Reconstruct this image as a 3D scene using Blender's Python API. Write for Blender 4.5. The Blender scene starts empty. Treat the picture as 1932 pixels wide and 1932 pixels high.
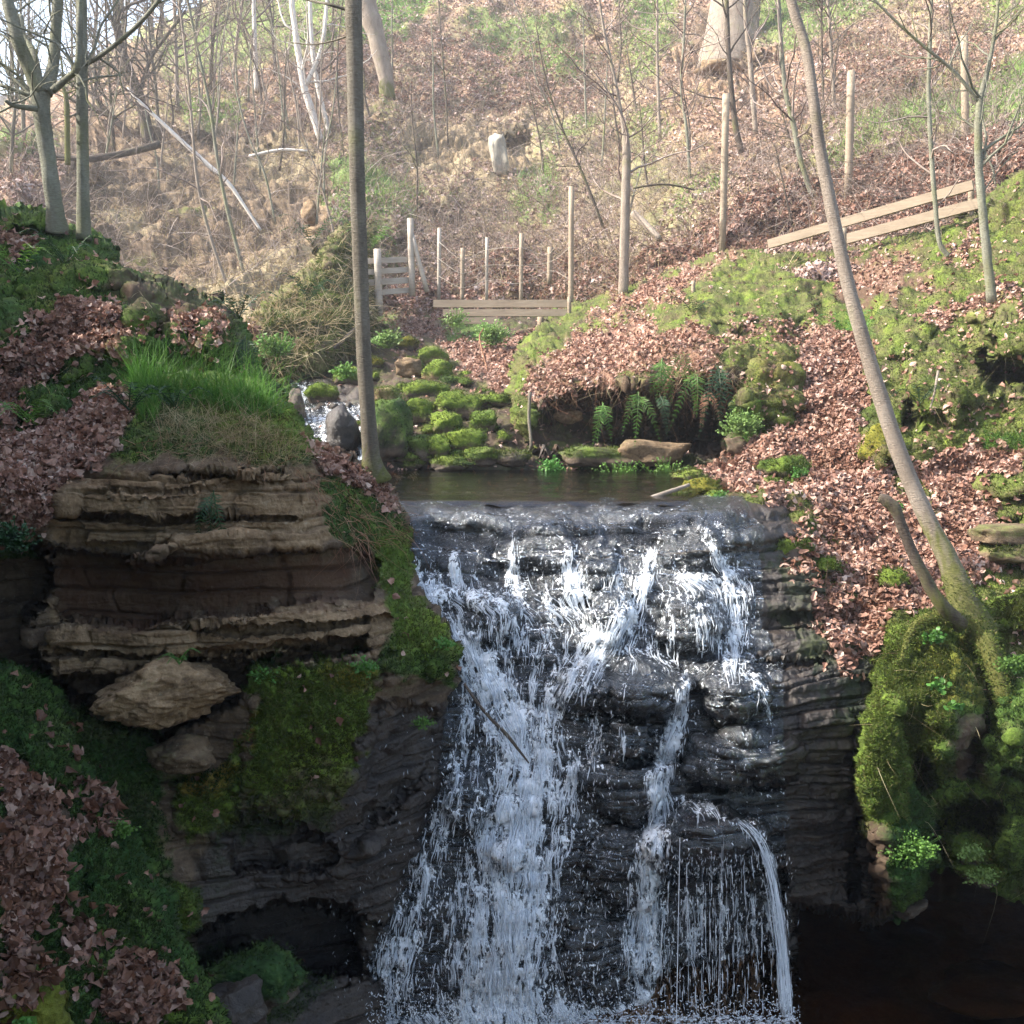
import bpy, math, random
import numpy as np
from mathutils import Vector, Matrix
R = math.radians
F, CX, HZ = 1896.0, 966.0, 755.0          # focal length, centre column and horizon row in reference units (a 1932-unit wide frame)
PITCH = math.atan((966.0-HZ)/F)
scene = bpy.context.scene
COL = scene.collection
# ---------------------------------------------------------------- camera, sky, sun, exposure
cd = bpy.data.cameras.new('camera'); cam = bpy.data.objects.new('camera', cd); COL.objects.link(cam)
cd.sensor_width = 36; cd.lens = 36*F/1932; cd.clip_start = .05; cd.clip_end = 2000
cam.rotation_euler = (math.pi/2-PITCH, 0, 0); scene.camera = cam
SUN = Vector((-.78, -.06, .66)).normalized()
sun_el = math.asin(SUN.z); sun_az = math.atan2(SUN.x, SUN.y)
w = bpy.data.worlds.new('World'); scene.world = w; w.use_nodes = True
nt = w.node_tree; bg = nt.nodes['Background']
sky = nt.nodes.new('ShaderNodeTexSky'); sky.sky_type = 'NISHITA'; sky.sun_disc = False
sky.sun_elevation = sun_el; sky.sun_rotation = sun_az; sky.air_density = 1.2; sky.dust_density = 3.5; sky.ozone_density = 1
nt.links.new(sky.outputs[0], bg.inputs[0]); bg.inputs[1].default_value = .15
ld = bpy.data.lights.new('sun', 'SUN'); ld.energy = 4.3; ld.angle = R(.6); ld.color = (1, .95, .86)
sl = bpy.data.objects.new('sun', ld); COL.objects.link(sl); sl.rotation_euler = SUN.to_track_quat('Z', 'Y').to_euler()
vs = scene.view_settings; vs.view_transform = 'Standard'; vs.look = 'None'; vs.exposure = 1.85; vs.gamma = 1
cy = scene.cycles; cy.use_denoising = True; cy.max_bounces = 6; cy.transparent_max_bounces = 24; cy.diffuse_bounces = 3; cy.glossy_bounces = 3
cy.volume_bounces = 0; cy.sample_clamp_indirect = 4

Q = 1.
# ---------------------------------------------------------------- maths helpers
cp, sp = math.cos(PITCH), math.sin(PITCH)
def Pn(px, py, d):
    px = np.asarray(px, float); py = np.asarray(py, float); d = np.asarray(d, float)
    x = (px-CX)/F; u = (966.0-py)/F
    Y = cp+sp*u; Z = cp*u-sp; s = d/Y
    return np.stack([x*s, d+0*x, Z*s], -1)
def P(px, py, d): return Vector(Pn(px, py, d).tolist())
_rs = np.random.RandomState(7)
_perm = np.concatenate([_rs.permutation(256)]*3).astype(np.int32)
_g = _rs.normal(size=(256, 3)).astype(np.float32); _g /= np.linalg.norm(_g, axis=1)[:, None]
def noise(p, s=1.0, seed=0):
    p = (np.asarray(p, np.float32)*np.float32(s))+np.float32(seed*17.31+100)
    i = np.floor(p).astype(np.int32); f = p-i; i &= 255
    u = f*f*f*(f*(f*6-15)+10)
    x0, y0, z0 = i[..., 0], i[..., 1], i[..., 2]
    def gr(a, b, c):
        h = _perm[_perm[_perm[(x0+a) & 255]+((y0+b) & 255)]+((z0+c) & 255)]
        g = _g[h]
        return g[..., 0]*(f[..., 0]-a)+g[..., 1]*(f[..., 1]-b)+g[..., 2]*(f[..., 2]-c)
    def mx(a, b, t): return a+(b-a)*t
    ux, uy, uz = u[..., 0], u[..., 1], u[..., 2]
    return 1.6*mx(mx(mx(gr(0,0,0), gr(1,0,0), ux), mx(gr(0,1,0), gr(1,1,0), ux), uy),
              mx(mx(gr(0,0,1), gr(1,0,1), ux), mx(gr(0,1,1), gr(1,1,1), ux), uy), uz)
def fbm(p, s, o=4, seed=0, gain=.5):
    a, t = 1.0, 0
    for k in range(o):
        t = t+a*noise(p, s*2.03**k, seed+k*3); a *= gain
    return t
def billow(p, s, o=3, seed=0):
    a, t = 1.0, 0
    for k in range(o):
        t = t+a*np.abs(noise(p, s*2.1**k, seed+k*3)); a *= .5
    return t
def cell(p, s, seed=0):                    # F1 of a jittered grid
    p = np.asarray(p, np.float32)*s+seed*7.7+100; i = np.floor(p).astype(np.int32); best = np.full(p.shape[:-1], 9., np.float32)
    for a in (-1, 0, 1):
        for b in (-1, 0, 1):
            for c in (-1, 0, 1):
                q = i+np.array([a, b, c]); h = _perm[_perm[_perm[q[..., 0] & 255]+(q[..., 1] & 255)]+(q[..., 2] & 255)]
                j = np.stack([_perm[h], _perm[h+31], _perm[h+67]], -1)/255.
                best = np.minimum(best, ((q+j-p)**2).sum(-1))
    return np.sqrt(best)
def smooth(a, b, x): t = np.clip((x-a)/(b-a), 0, 1); return t*t*(3-2*t)
def sdf(x, y, poly):                       # signed distance, negative inside
    poly = np.asarray(poly, np.float32); n = len(poly); d = np.full(x.shape, 1e12, np.float32); inside = np.zeros(x.shape, bool)
    for k in range(n):
        ax, ay = poly[k]; bx, by = poly[(k+1) % n]; ex, ey = bx-ax, by-ay
        wx, wy = x-ax, y-ay; t = np.clip((wx*ex+wy*ey)/(ex*ex+ey*ey+1e-9), 0, 1)
        d = np.minimum(d, (wx-ex*t)**2+(wy-ey*t)**2)
        c = ((ay > y) != (by > y)); xc = ax+(y-ay)*(bx-ax)/(by-ay+1e-9)
        inside ^= c & (x < xc)
    return np.where(inside, -1, 1)*np.sqrt(d)
def sdf_box(x, y, poly, pad):
    poly = np.asarray(poly, float); a = poly.min(0)-pad; c = poly.max(0)+pad
    m = (x > a[0]) & (x < c[0]) & (y > a[1]) & (y < c[1]); out = np.full(x.shape, 1e4, np.float32)
    if m.any(): out[m] = sdf(x[m], y[m], poly)
    return out
def tps(ctrl, x, y, lam=1e-4):
    c = np.array(ctrl, float); X = c[:, :2]/1000; v = 1/c[:, 2]; n = len(c)
    def U(r2): return np.where(r2 > 0, r2*np.log(r2+1e-12), 0)
    K = U(((X[:, None]-X[None])**2).sum(-1))+lam*np.eye(n); Pm = np.c_[np.ones(n), X]
    A = np.block([[K, Pm], [Pm.T, np.zeros((3, 3))]]); s = np.linalg.solve(A, np.r_[v, 0, 0, 0])
    out = s[n]+s[n+1]*x/1000+s[n+2]*y/1000
    for k in range(n): out = out+s[k]*U((x/1000-X[k, 0])**2+(y/1000-X[k, 1])**2)
    return 1/np.maximum(out, .012)
# ---------------------------------------------------------------- object helpers
used = {}
def tag(o, label=None, cat=None, group=None, kind=None):
    if label: o['label'] = label
    if cat: o['category'] = cat
    if group: o['group'] = group
    if kind: o['kind'] = kind
    return o
def empty(name, loc, label, cat, group=None):
    o = bpy.data.objects.new(name, None); COL.objects.link(o); o.location = loc; o.empty_display_size = .05
    return tag(o, label, cat, group)
def mesh(name, V, Fs, mat, parent=None, attrs=None, smoothf=True):
    """Fs: list of int arrays (m,3) or (m,4)"""
    V = np.asarray(V, np.float32)
    if parent is not None: V = V-np.array(parent.location, np.float32)
    elif len(V):
        pass
    me = bpy.data.meshes.new(name); Fs = [np.asarray(f, np.int32) for f in Fs if len(f)]
    me.vertices.add(len(V)); me.vertices.foreach_set('co', V.ravel())
    nl = sum(f.size for f in Fs); npoly = sum(len(f) for f in Fs)
    me.loops.add(nl); me.loops.foreach_set('vertex_index', np.concatenate([f.ravel() for f in Fs]))
    me.polygons.add(npoly)
    tot = np.concatenate([np.full(len(f), f.shape[1], np.int32) for f in Fs]); st = np.r_[0, np.cumsum(tot)[:-1]].astype(np.int32)
    me.polygons.foreach_set('loop_start', st); me.polygons.foreach_set('loop_total', tot)
    me.polygons.foreach_set('use_smooth', np.full(npoly, bool(smoothf)))
    me.update(calc_edges=True)
    for k, v in (attrs or {}).items():
        a = me.attributes.new(k, 'FLOAT', 'POINT'); a.data.foreach_set('value', np.asarray(v, np.float32).ravel())
    if mat: me.materials.append(mat)
    o = bpy.data.objects.new(name, me); COL.objects.link(o)
    if parent is not None: o.parent = parent
    return o
class MB:
    def __init__(s): s.V = []; s.F = {3: [], 4: []}; s.n = 0; s.A = []
    def add(s, V, Fa, a=None):
        V = np.asarray(V, float).reshape(-1, 3); Fa = np.asarray(Fa, int)
        s.V.append(V); s.F[Fa.shape[1]].append(Fa+s.n); s.n += len(V)
        s.A.append(np.full(len(V), 0. if a is None else a) if np.isscalar(a) or a is None else np.asarray(a))
    def tube(s, path, rad, seg=8, cap=True, rough=0, seed=0, a=None):
        path = np.asarray(path, float); n = len(path); rad = np.broadcast_to(np.asarray(rad, float), (n,))
        T = np.gradient(path, axis=0); T /= np.linalg.norm(T, axis=1)[:, None]+1e-9
        up = np.array([0, 0, 1.]) if abs(T[0][2]) < .8 else np.array([0, 1., 0]); A = np.cross(T[0], up); A /= np.linalg.norm(A)
        ang = np.arange(seg)*2*math.pi/seg; V = np.zeros((n, seg, 3))
        for i in range(n):
            A = A-T[i]*A.dot(T[i]); A /= np.linalg.norm(A)+1e-9; B = np.cross(T[i], A)
            V[i] = path[i]+rad[i]*(np.cos(ang)[:, None]*A+np.sin(ang)[:, None]*B)
        if rough:
            c = path[:, None]; V = c+(V-c)*(1+rough*fbm(V, 1.2/max(rad.mean(), 1e-3)*.35, 3, seed)[..., None])
        i, j = np.meshgrid(np.arange(n-1), np.arange(seg), indexing='ij'); j2 = (j+1) % seg
        Fq = np.stack([i*seg+j, i*seg+j2, (i+1)*seg+j2, (i+1)*seg+j], -1).reshape(-1, 4)
        s.add(V.reshape(-1, 3), Fq, a)
        if cap:
            base = s.n-n*seg
            for k, c in ((0, path[0]), (n-1, path[-1])):
                ids = base+k*seg+np.arange(seg); s.V.append(c[None]); ci = s.n; s.n += 1; s.A.append(np.array([0. if a is None or not np.isscalar(a) else a]))
                r = np.roll(ids, -1); s.F[3].append(np.stack([ids, r, np.full(seg, ci)] if k else [r, ids, np.full(seg, ci)], -1))
    def box(s, c, ax, ay, az, jitter=0):
        """centre and three half-axis vectors"""
        c, ax, ay, az = map(lambda v: np.array(v, float), (c, ax, ay, az))
        V = [c+i*ax+j*ay+k*az for i in (-1, 1) for j in (-1, 1) for k in (-1, 1)]
        s.add(V, [[0,1,3,2],[4,6,7,5],[0,4,5,1],[2,3,7,6],[0,2,6,4],[1,5,7,3]])
    def build(s, name, mat, parent=None, smoothf=True):
        return mesh(name, np.concatenate(s.V), [np.concatenate(f) for f in s.F.values() if f], mat, parent, {'val': np.concatenate(s.A)}, smoothf)
def crom(pts, n=6):
    p = np.asarray(pts, float)
    if len(p) < 3:
        t = np.linspace(0, 1, n+1)[:, None]; return p[0]*(1-t)+p[-1]*t
    q = np.vstack([2*p[0]-p[1], p, 2*p[-1]-p[-2]]); out = []
    for i in range(1, len(q)-2):
        for t in np.arange(n)/n:
            a, b, c, d = q[i-1], q[i], q[i+1], q[i+2]
            out.append(.5*((2*b)+(-a+c)*t+(2*a-5*b+4*c-d)*t*t+(-a+3*b-3*c+d)*t**3))
    out.append(p[-1]); return np.array(out)
# ---------------------------------------------------------------- materials
def new_mat(name):
    m = bpy.data.materials.new(name); m.use_nodes = True; n = m.node_tree; n.nodes.clear()
    out = n.nodes.new('ShaderNodeOutputMaterial'); return m, n, out
class NB:
    def __init__(s, n): s.n = n; s.l = n.links
    def node(s, t, **kw):
        x = s.n.nodes.new(t)
        for k, v in kw.items():
            if k.startswith('_'): setattr(x, k[1:], v)
            else: s.set(x.inputs[k.replace('__', ' ')], v)
        return x
    def set(s, inp, v):
        if hasattr(v, 'node') or isinstance(v, bpy.types.NodeSocket): s.l.new(v, inp)
        else:
            if isinstance(v, tuple) and len(v) == 3 and inp.type == 'RGBA': v = (*v, 1)
            inp.default_value = v
    def noise(s, vec, scale, detail=3, rough=.55, dist=0):
        x = s.n.nodes.new('ShaderNodeTexNoise'); s.l.new(vec, x.inputs['Vector']); x.inputs['Scale'].default_value = scale
        x.inputs['Detail'].default_value = detail; x.inputs['Roughness'].default_value = rough; x.inputs['Distortion'].default_value = dist
        return x.outputs['Fac']
    def ramp(s, fac, stops, interp='LINEAR'):
        x = s.n.nodes.new('ShaderNodeValToRGB'); s.set(x.inputs[0], fac); cr = x.color_ramp; cr.interpolation = interp
        while len(cr.elements) < len(stops): cr.elements.new(.5)
        for e, (p, c) in zip(cr.elements, stops): e.position = p; e.color = (*c, 1) if len(c) == 3 else c
        return x.outputs[0]
    def mix(s, fac, a, b, mode='MIX'):
        x = s.n.nodes.new('ShaderNodeMix'); x.data_type = 'RGBA'; x.blend_type = mode
        s.set(x.inputs[0], fac); s.set(x.inputs[6], a); s.set(x.inputs[7], b); return x.outputs[2]
    def math(s, op, a, b=None, c=None, clamp=False):
        x = s.n.nodes.new('ShaderNodeMath'); x.operation = op; x.use_clamp = clamp; s.set(x.inputs[0], a)
        if b is not None: s.set(x.inputs[1], b)
        if c is not None: s.set(x.inputs[2], c)
        return x.outputs[0]
    def attr(s, name):
        x = s.n.nodes.new('ShaderNodeAttribute'); x.attribute_name = name; return x.outputs['Fac']
    def bump(s, h, strength=.5, dist=.02, normal=None):
        x = s.n.nodes.new('ShaderNodeBump'); s.l.new(h, x.inputs['Height']); x.inputs['Strength'].default_value = strength; x.inputs['Distance'].default_value = dist
        if normal: s.l.new(normal, x.inputs['Normal'])
        return x.outputs[0]
    def pos(s): return s.n.nodes.new('ShaderNodeNewGeometry').outputs['Position']
    def island(s): return s.n.nodes.new('ShaderNodeNewGeometry').outputs['Random Per Island']
    def bsdf(s, out, **kw):
        b = s.node('ShaderNodeBsdfPrincipled', **kw); s.l.new(b.outputs[0], out.inputs[0]); return b

def terrain_mat(name, litter_scale=14.):
    m, n, out = new_mat(name); b = NB(n); pos = b.pos()
    big = b.noise(pos, 1.3, 5, .6); mid = b.noise(pos, 7, 5, .65); fine = b.noise(pos, 45, 4, .7); vf = b.noise(pos, 160, 2, .7)
    mp = b.node('ShaderNodeMapping', Scale=(1.2, 1.2, 16.)); b.l.new(pos, mp.inputs[0]); strat = b.noise(mp.outputs[0], 1.0, 5, .65, .6)
    v = b.math('ADD', b.math('MULTIPLY', mid, .6), b.math('MULTIPLY', strat, .4))
    rock = b.ramp(v, [(.30, (.018, .014, .012)), (.46, (.062, .047, .036)), (.58, (.12, .09, .062)), (.75, (.19, .165, .135))])
    tan = b.ramp(b.math('ADD', b.math('MULTIPLY', v, .7), b.math('MULTIPLY', fine, .3)), [(.34, (.035, .024, .015)), (.45, (.16, .105, .058)), (.56, (.31, .215, .125)), (.7, (.46, .37, .26))])
    c = b.mix(b.attr('tan'), rock, tan)
    lich = b.math('MULTIPLY', b.ramp(fine, [(.62, (0, 0, 0)), (.68, (1, 1, 1))]), .35)
    c = b.mix(lich, c, (.30, .31, .26))
    c = b.mix(b.attr('rust'), c, b.mix(mid, (.13, .045, .012), (.05, .02, .012)))
    c = b.mix(b.attr('pale'), c, b.mix(mid, (.35, .33, .28), (.72, .70, .62)))
    soil = b.mix(fine, (.035, .024, .016), (.12, .075, .05)); c = b.mix(b.attr('soil'), c, soil)
    vor = b.node('ShaderNodeTexVoronoi', Scale=litter_scale, Randomness=1.); b.l.new(pos, vor.inputs['Vector'])
    sep = b.node('ShaderNodeSeparateColor'); b.l.new(vor.outputs['Color'], sep.inputs[0])
    lit = b.ramp(sep.outputs[0], [(0, (.10, .05, .035)), (.35, (.22, .11, .075)), (.6, (.32, .18, .125)), (.85, (.42, .27, .2)), (1, (.55, .42, .34))])
    c = b.mix(b.attr('litter'), c, lit)
    dry = b.mix(fine, (.17, .13, .075), (.42, .36, .23)); c = b.mix(b.attr('dry'), c, dry)
    gr = b.mix(mid, (.08, .17, .03), (.17, .30, .06)); c = b.mix(b.attr('green'), c, gr)
    mm = b.math('ADD', b.math('MULTIPLY', fine, .55), b.math('MULTIPLY', mid, .45))
    md = b.ramp(mm, [(.32, (.008, .02, .006)), (.5, (.024, .058, .014)), (.68, (.055, .115, .03))])
    my = b.ramp(mm, [(.32, (.035, .055, .010)), (.5, (.105, .15, .020)), (.68, (.21, .255, .045))])
    mcf = b.math('ADD', b.attr('mcol'), b.math('MULTIPLY_ADD', b.noise(pos, 2.6, 4, .6), 2., -.95), clamp=True); mc = b.mix(mcf, md, my)
    mo = b.mix(fine, (.10, .055, .008), (.22, .13, .02)); mc = b.mix(b.attr('orange'), mc, mo)
    mossf = b.math('MULTIPLY_ADD', b.attr('moss'), 1.9, b.math('ADD', b.math('MULTIPLY_ADD', mm, 1.6, -1.25), b.math('MULTIPLY_ADD', b.noise(pos, 3.7, 5, .65), 2.4, -1.35)), clamp=True)
    c = b.mix(mossf, c, mc)
    wet = b.attr('wet'); c = b.mix(wet, c, b.mix(1., c, (.33, .33, .36), 'MULTIPLY'))
    h = b.math('ADD', b.math('MULTIPLY', fine, .6), b.math('MULTIPLY', vf, .4))
    h2 = b.math('ADD', h, b.math('MULTIPLY', vor.outputs['Distance'], b.math('MULTIPLY', b.attr('litter'), .8)))
    nb = b.bump(h2, .8, .02)
    ro = b.math('SUBTRACT', .92, b.math('MULTIPLY', b.math('MULTIPLY', wet, b.math('SUBTRACT', 1., mossf)), .62))
    p = b.bsdf(out, Base__Color=c, Roughness=ro, Normal=nb)
    b.set(p.inputs['Specular IOR Level'], b.math('MULTIPLY_ADD', wet, .35, .15))
    return m
M_T = terrain_mat('terrain', 30.)
M_TH = terrain_mat('hill_terrain', 16.)
def island_mat(name, cols, rough=.7, trans=0., bump=None, spec=.3):
    m, n, out = new_mat(name); b = NB(n)
    st = [(i/(len(cols)-1), c) for i, c in enumerate(cols)]
    c = b.ramp(b.island(), st)
    f = b.noise(b.pos(), 60, 3); c = b.mix(b.math('MULTIPLY', f, .5), c, b.mix(1., c, (.55, .5, .45), 'MULTIPLY')); c = b.mix(b.ramp(b.noise(b.pos(), 2.6, 5, .65), [(.42, (0, 0, 0)), (.62, (.8, .8, .8))]), c, b.mix(1., c, (.5, .42, .34), 'MULTIPLY'))
    p = b.node('ShaderNodeBsdfPrincipled', Base__Color=c, Roughness=rough); b.set(p.inputs['Specular IOR Level'], spec)
    if trans:
        t = b.node('ShaderNodeBsdfTranslucent', Color=c); mx = b.node('ShaderNodeMixShader', Fac=trans)
        b.l.new(p.outputs[0], mx.inputs[1]); b.l.new(t.outputs[0], mx.inputs[2]); b.l.new(mx.outputs[0], out.inputs[0])
    else: b.l.new(p.outputs[0], out.inputs[0])
    return m
M_LEAF = island_mat('dead_leaf', [(.09, .045, .035), (.22, .11, .08), (.34, .19, .14), (.26, .13, .09), (.46, .29, .225), (.37, .21, .155), (.58, .42, .35), (.30, .155, .11), (.66, .53, .46)], .6, .15)
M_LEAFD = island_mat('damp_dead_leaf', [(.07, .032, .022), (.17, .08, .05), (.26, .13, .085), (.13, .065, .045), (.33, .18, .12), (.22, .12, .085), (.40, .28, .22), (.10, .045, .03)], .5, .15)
M_MOSSB = island_mat('moss_blades', [(.04, .06, .012), (.085, .13, .02), (.055, .095, .015), (.145, .19, .035), (.10, .145, .025), (.14, .12, .045)], .8, .3)
M_MOSSD = island_mat('dark_moss_blades', [(.012, .028, .006), (.03, .06, .010), (.05, .085, .012), (.025, .05, .015), (.07, .11, .02)], .8, .3)
M_GRASS = island_mat('fresh_grass', [(.05, .16, .02), (.10, .26, .03), (.14, .33, .05), (.07, .20, .03), (.2, .36, .08)], .5, .35)
M_GRASSP = island_mat('pale_grass', [(.14, .28, .06), (.22, .38, .10), (.3, .44, .15)], .5, .35)
M_DRY = island_mat('dry_grass', [(.24, .19, .10), (.40, .34, .19), (.52, .46, .29), (.30, .22, .13), (.44, .37, .25)], .7, .3)
M_DRYR = island_mat('dead_fern_stalks', [(.24, .10, .06), (.38, .2, .12), (.48, .3, .2), (.3, .14, .08)], .7, .25)
M_FERN = island_mat('fern_green', [(.05, .13, .02), (.10, .22, .035), (.15, .30, .06), (.08, .17, .04)], .5, .35)
M_FERND = island_mat('dark_fern_green', [(.015, .05, .02), (.03, .085, .03), (.05, .12, .045)], .5, .3)
M_HERB = island_mat('herb_green', [(.06, .18, .03), (.10, .27, .05), (.14, .34, .07)], .45, .35)
M_TWIG = island_mat('twig', [(.16, .12, .10), (.26, .21, .18), (.36, .30, .27), (.12, .08, .07), (.42, .37, .34)], .8)
def bark_mat(name, a, b_, c_, moss=.3, scale=9.):
    m, n, out = new_mat(name); b = NB(n); pos = b.pos()
    mp = b.node('ShaderNodeMapping', Scale=(1, 1, .35)); b.l.new(pos, mp.inputs[0])
    mp2 = b.node('ShaderNodeMapping', Scale=(1, 1, 4.)); b.l.new(pos, mp2.inputs[0])
    n1 = b.noise(mp.outputs[0], scale, 5, .65); n2 = b.noise(mp2.outputs[0], scale*4, 5, .72); n3 = b.noise(pos, scale*.25, 3, .6)
    c = b.ramp(b.math('ADD', b.math('MULTIPLY', n1, .55), b.math('MULTIPLY', n2, .45)), [(.3, a), (.5, b_), (.7, c_)])
    mo = b.mix(b.math('MULTIPLY_ADD', n3, 1.5, b.math('MULTIPLY_ADD', n2, 1.5, -1.)), (.05, .05, .015), (.15, .16, .035))
    f = b.math('MULTIPLY', b.math('ADD', b.math('MULTIPLY_ADD', b.math('ADD', b.math('MULTIPLY', n3, .6), b.math('MULTIPLY', n1, .4)), 5., -2.75+moss), b.math('MULTIPLY', b.attr('val'), 1.6), clamp=True), .9)
    c = b.mix(f, c, mo)
    b.bsdf(out, Base__Color=c, Roughness=.85, Normal=b.bump(b.math('ADD', n2, b.math('MULTIPLY', n1, .6)), 1., .014), Specular__IOR__Level=.2)
    return m
M_BARK = bark_mat('grey_brown_bark', (.055, .045, .034), (.14, .12, .092), (.26, .235, .19), .05)
M_BARKL = bark_mat('smooth_grey_bark', (.14, .11, .085), (.25, .205, .165), (.36, .31, .26), .0)
M_BARKG = bark_mat('green_lichen_bark', (.085, .082, .062), (.19, .185, .14), (.33, .33, .27), .3)
M_BARKD = bark_mat('dark_bark', (.04, .03, .026), (.09, .07, .055), (.17, .14, .11), .2)
M_BIRCH = bark_mat('white_birch_bark', (.32, .27, .23), (.62, .57, .52), (.78, .75, .70), -.5, 14.)
M_MOSSY = bark_mat('mossy_bark', (.07, .06, .03), (.12, .11, .05), (.2, .18, .08), 1.4, 12.)
def wood_mat(name, a, b_):
    m, n, out = new_mat(name); b = NB(n); pos = b.pos()
    mp = b.node('ShaderNodeMapping', Scale=(3, 3, 30.)); b.l.new(pos, mp.inputs[0])
    f = b.noise(mp.outputs[0], 1.5, 5, .6, .4); g = b.noise(pos, 2.2, 4)
    c = b.mix(f, a, b_); c = b.mix(b.math('MULTIPLY', b.ramp(g, [(.5, (0, 0, 0)), (.7, (1, 1, 1))]), .45), c, (.16, .12, .08))
    b.bsdf(out, Base__Color=c, Roughness=.8, Normal=b.bump(f, .4, .01)); return m
M_WOOD = wood_mat('weathered_softwood', (.17, .125, .085), (.35, .28, .20))
M_WOODG = wood_mat('grey_weathered_wood', (.25, .21, .17), (.48, .42, .35))
def water_mat(name, tint, scale, bump, streaky=None):
    m, n, out = new_mat(name); b = NB(n); pos = b.pos()
    mp = b.node('ShaderNodeMapping', Scale=streaky or (1, 1, 1)); b.l.new(pos, mp.inputs[0])
    h = b.math('ADD', b.noise(mp.outputs[0], scale, 4, .6, .3), b.math('MULTIPLY', b.noise(mp.outputs[0], scale*3.5, 3, .6), .3))
    nb = b.bump(h, bump, .03)
    g = b.node('ShaderNodeBsdfGlossy', Roughness=.06, Normal=nb, Color=(.9, .93, 1.)); t = b.node('ShaderNodeBsdfTransparent', Color=tint)
    fr = b.node('ShaderNodeFresnel', IOR=1.33, Normal=nb); mx = b.node('ShaderNodeMixShader')
    b.l.new(fr.outputs[0], mx.inputs[0]); b.l.new(t.outputs[0], mx.inputs[1]); b.l.new(g.outputs[0], mx.inputs[2]); b.l.new(mx.outputs[0], out.inputs[0])
    return m
M_POOL = water_mat('pool_water', (.55, .42, .26), 7, .35, (1, 2.2, 1))
M_LPOOL = water_mat('dark_pool_water', (.5, .36, .22), 9, .5)
def foam_mat():
    m, n, out = new_mat('white_water'); b = NB(n)
    c = b.ramp(b.island(), [(0, (.72, .78, .85)), (.5, (.87, .91, .95)), (1, (.96, .97, .98))])
    p = b.node('ShaderNodeBsdfPrincipled', Base__Color=c, Roughness=.25); t = b.node('ShaderNodeBsdfTransparent')
    tl = b.node('ShaderNodeBsdfTranslucent', Color=(.8, .87, .95)); m1 = b.node('ShaderNodeMixShader', Fac=.35)
    b.l.new(p.outputs[0], m1.inputs[1]); b.l.new(tl.outputs[0], m1.inputs[2])
    mx = b.node('ShaderNodeMixShader'); b.set(mx.inputs[0], b.math('MULTIPLY_ADD', b.island(), .5, .42))
    b.l.new(t.outputs[0], mx.inputs[1]); b.l.new(m1.outputs[0], mx.inputs[2]); b.l.new(mx.outputs[0], out.inputs[0]); return m
M_FOAM = foam_mat()
def film_mat():
    m, n, out = new_mat('flowing_film'); b = NB(n); pos = b.pos()
    mp = b.node('ShaderNodeMapping', Scale=(9, 3.5, 1.6)); b.l.new(pos, mp.inputs[0])
    st = b.noise(mp.outputs[0], 4.5, 5, .7, .5); st2 = b.noise(mp.outputs[0], 11, 3, .7)
    hh = b.math('ADD', st, b.math('MULTIPLY', st2, .4)); nb = b.bump(hh, .8, .03)
    g = b.node('ShaderNodeBsdfGlossy', Roughness=.16, Normal=nb, Color=(.9, .95, 1.)); t = b.node('ShaderNodeBsdfTransparent', Color=(.8, .82, .84))
    fr = b.node('ShaderNodeFresnel', IOR=1.7, Normal=nb); mx = b.node('ShaderNodeMixShader')
    b.l.new(fr.outputs[0], mx.inputs[0]); b.l.new(t.outputs[0], mx.inputs[1]); b.l.new(g.outputs[0], mx.inputs[2])
    d = b.node('ShaderNodeBsdfPrincipled', Base__Color=(.9, .93, .96), Roughness=.3, Normal=nb)
    mf = b.node('ShaderNodeMapping', Scale=(1, 1, .38)); b.l.new(pos, mf.inputs[0])
    r1 = b.noise(mf.outputs[0], 26, 4, .62, 1.); r2 = b.noise(mf.outputs[0], 90, 3, .65, .5)
    v = b.math('ADD', r1, b.math('MULTIPLY', r2, .65))
    fo = b.attr('foam'); fac = b.math('MULTIPLY_ADD', b.math('SUBTRACT', v, .83), 12., b.math('MULTIPLY_ADD', fo, 3.5, -1.75), clamp=True)
    fac = b.math('MULTIPLY', fac, .93)
    m2 = b.node('ShaderNodeMixShader'); b.l.new(fac, m2.inputs[0]); b.l.new(mx.outputs[0], m2.inputs[1]); b.l.new(d.outputs[0], m2.inputs[2])
    b.l.new(m2.outputs[0], out.inputs[0]); return m
M_FILM = film_mat()

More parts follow.
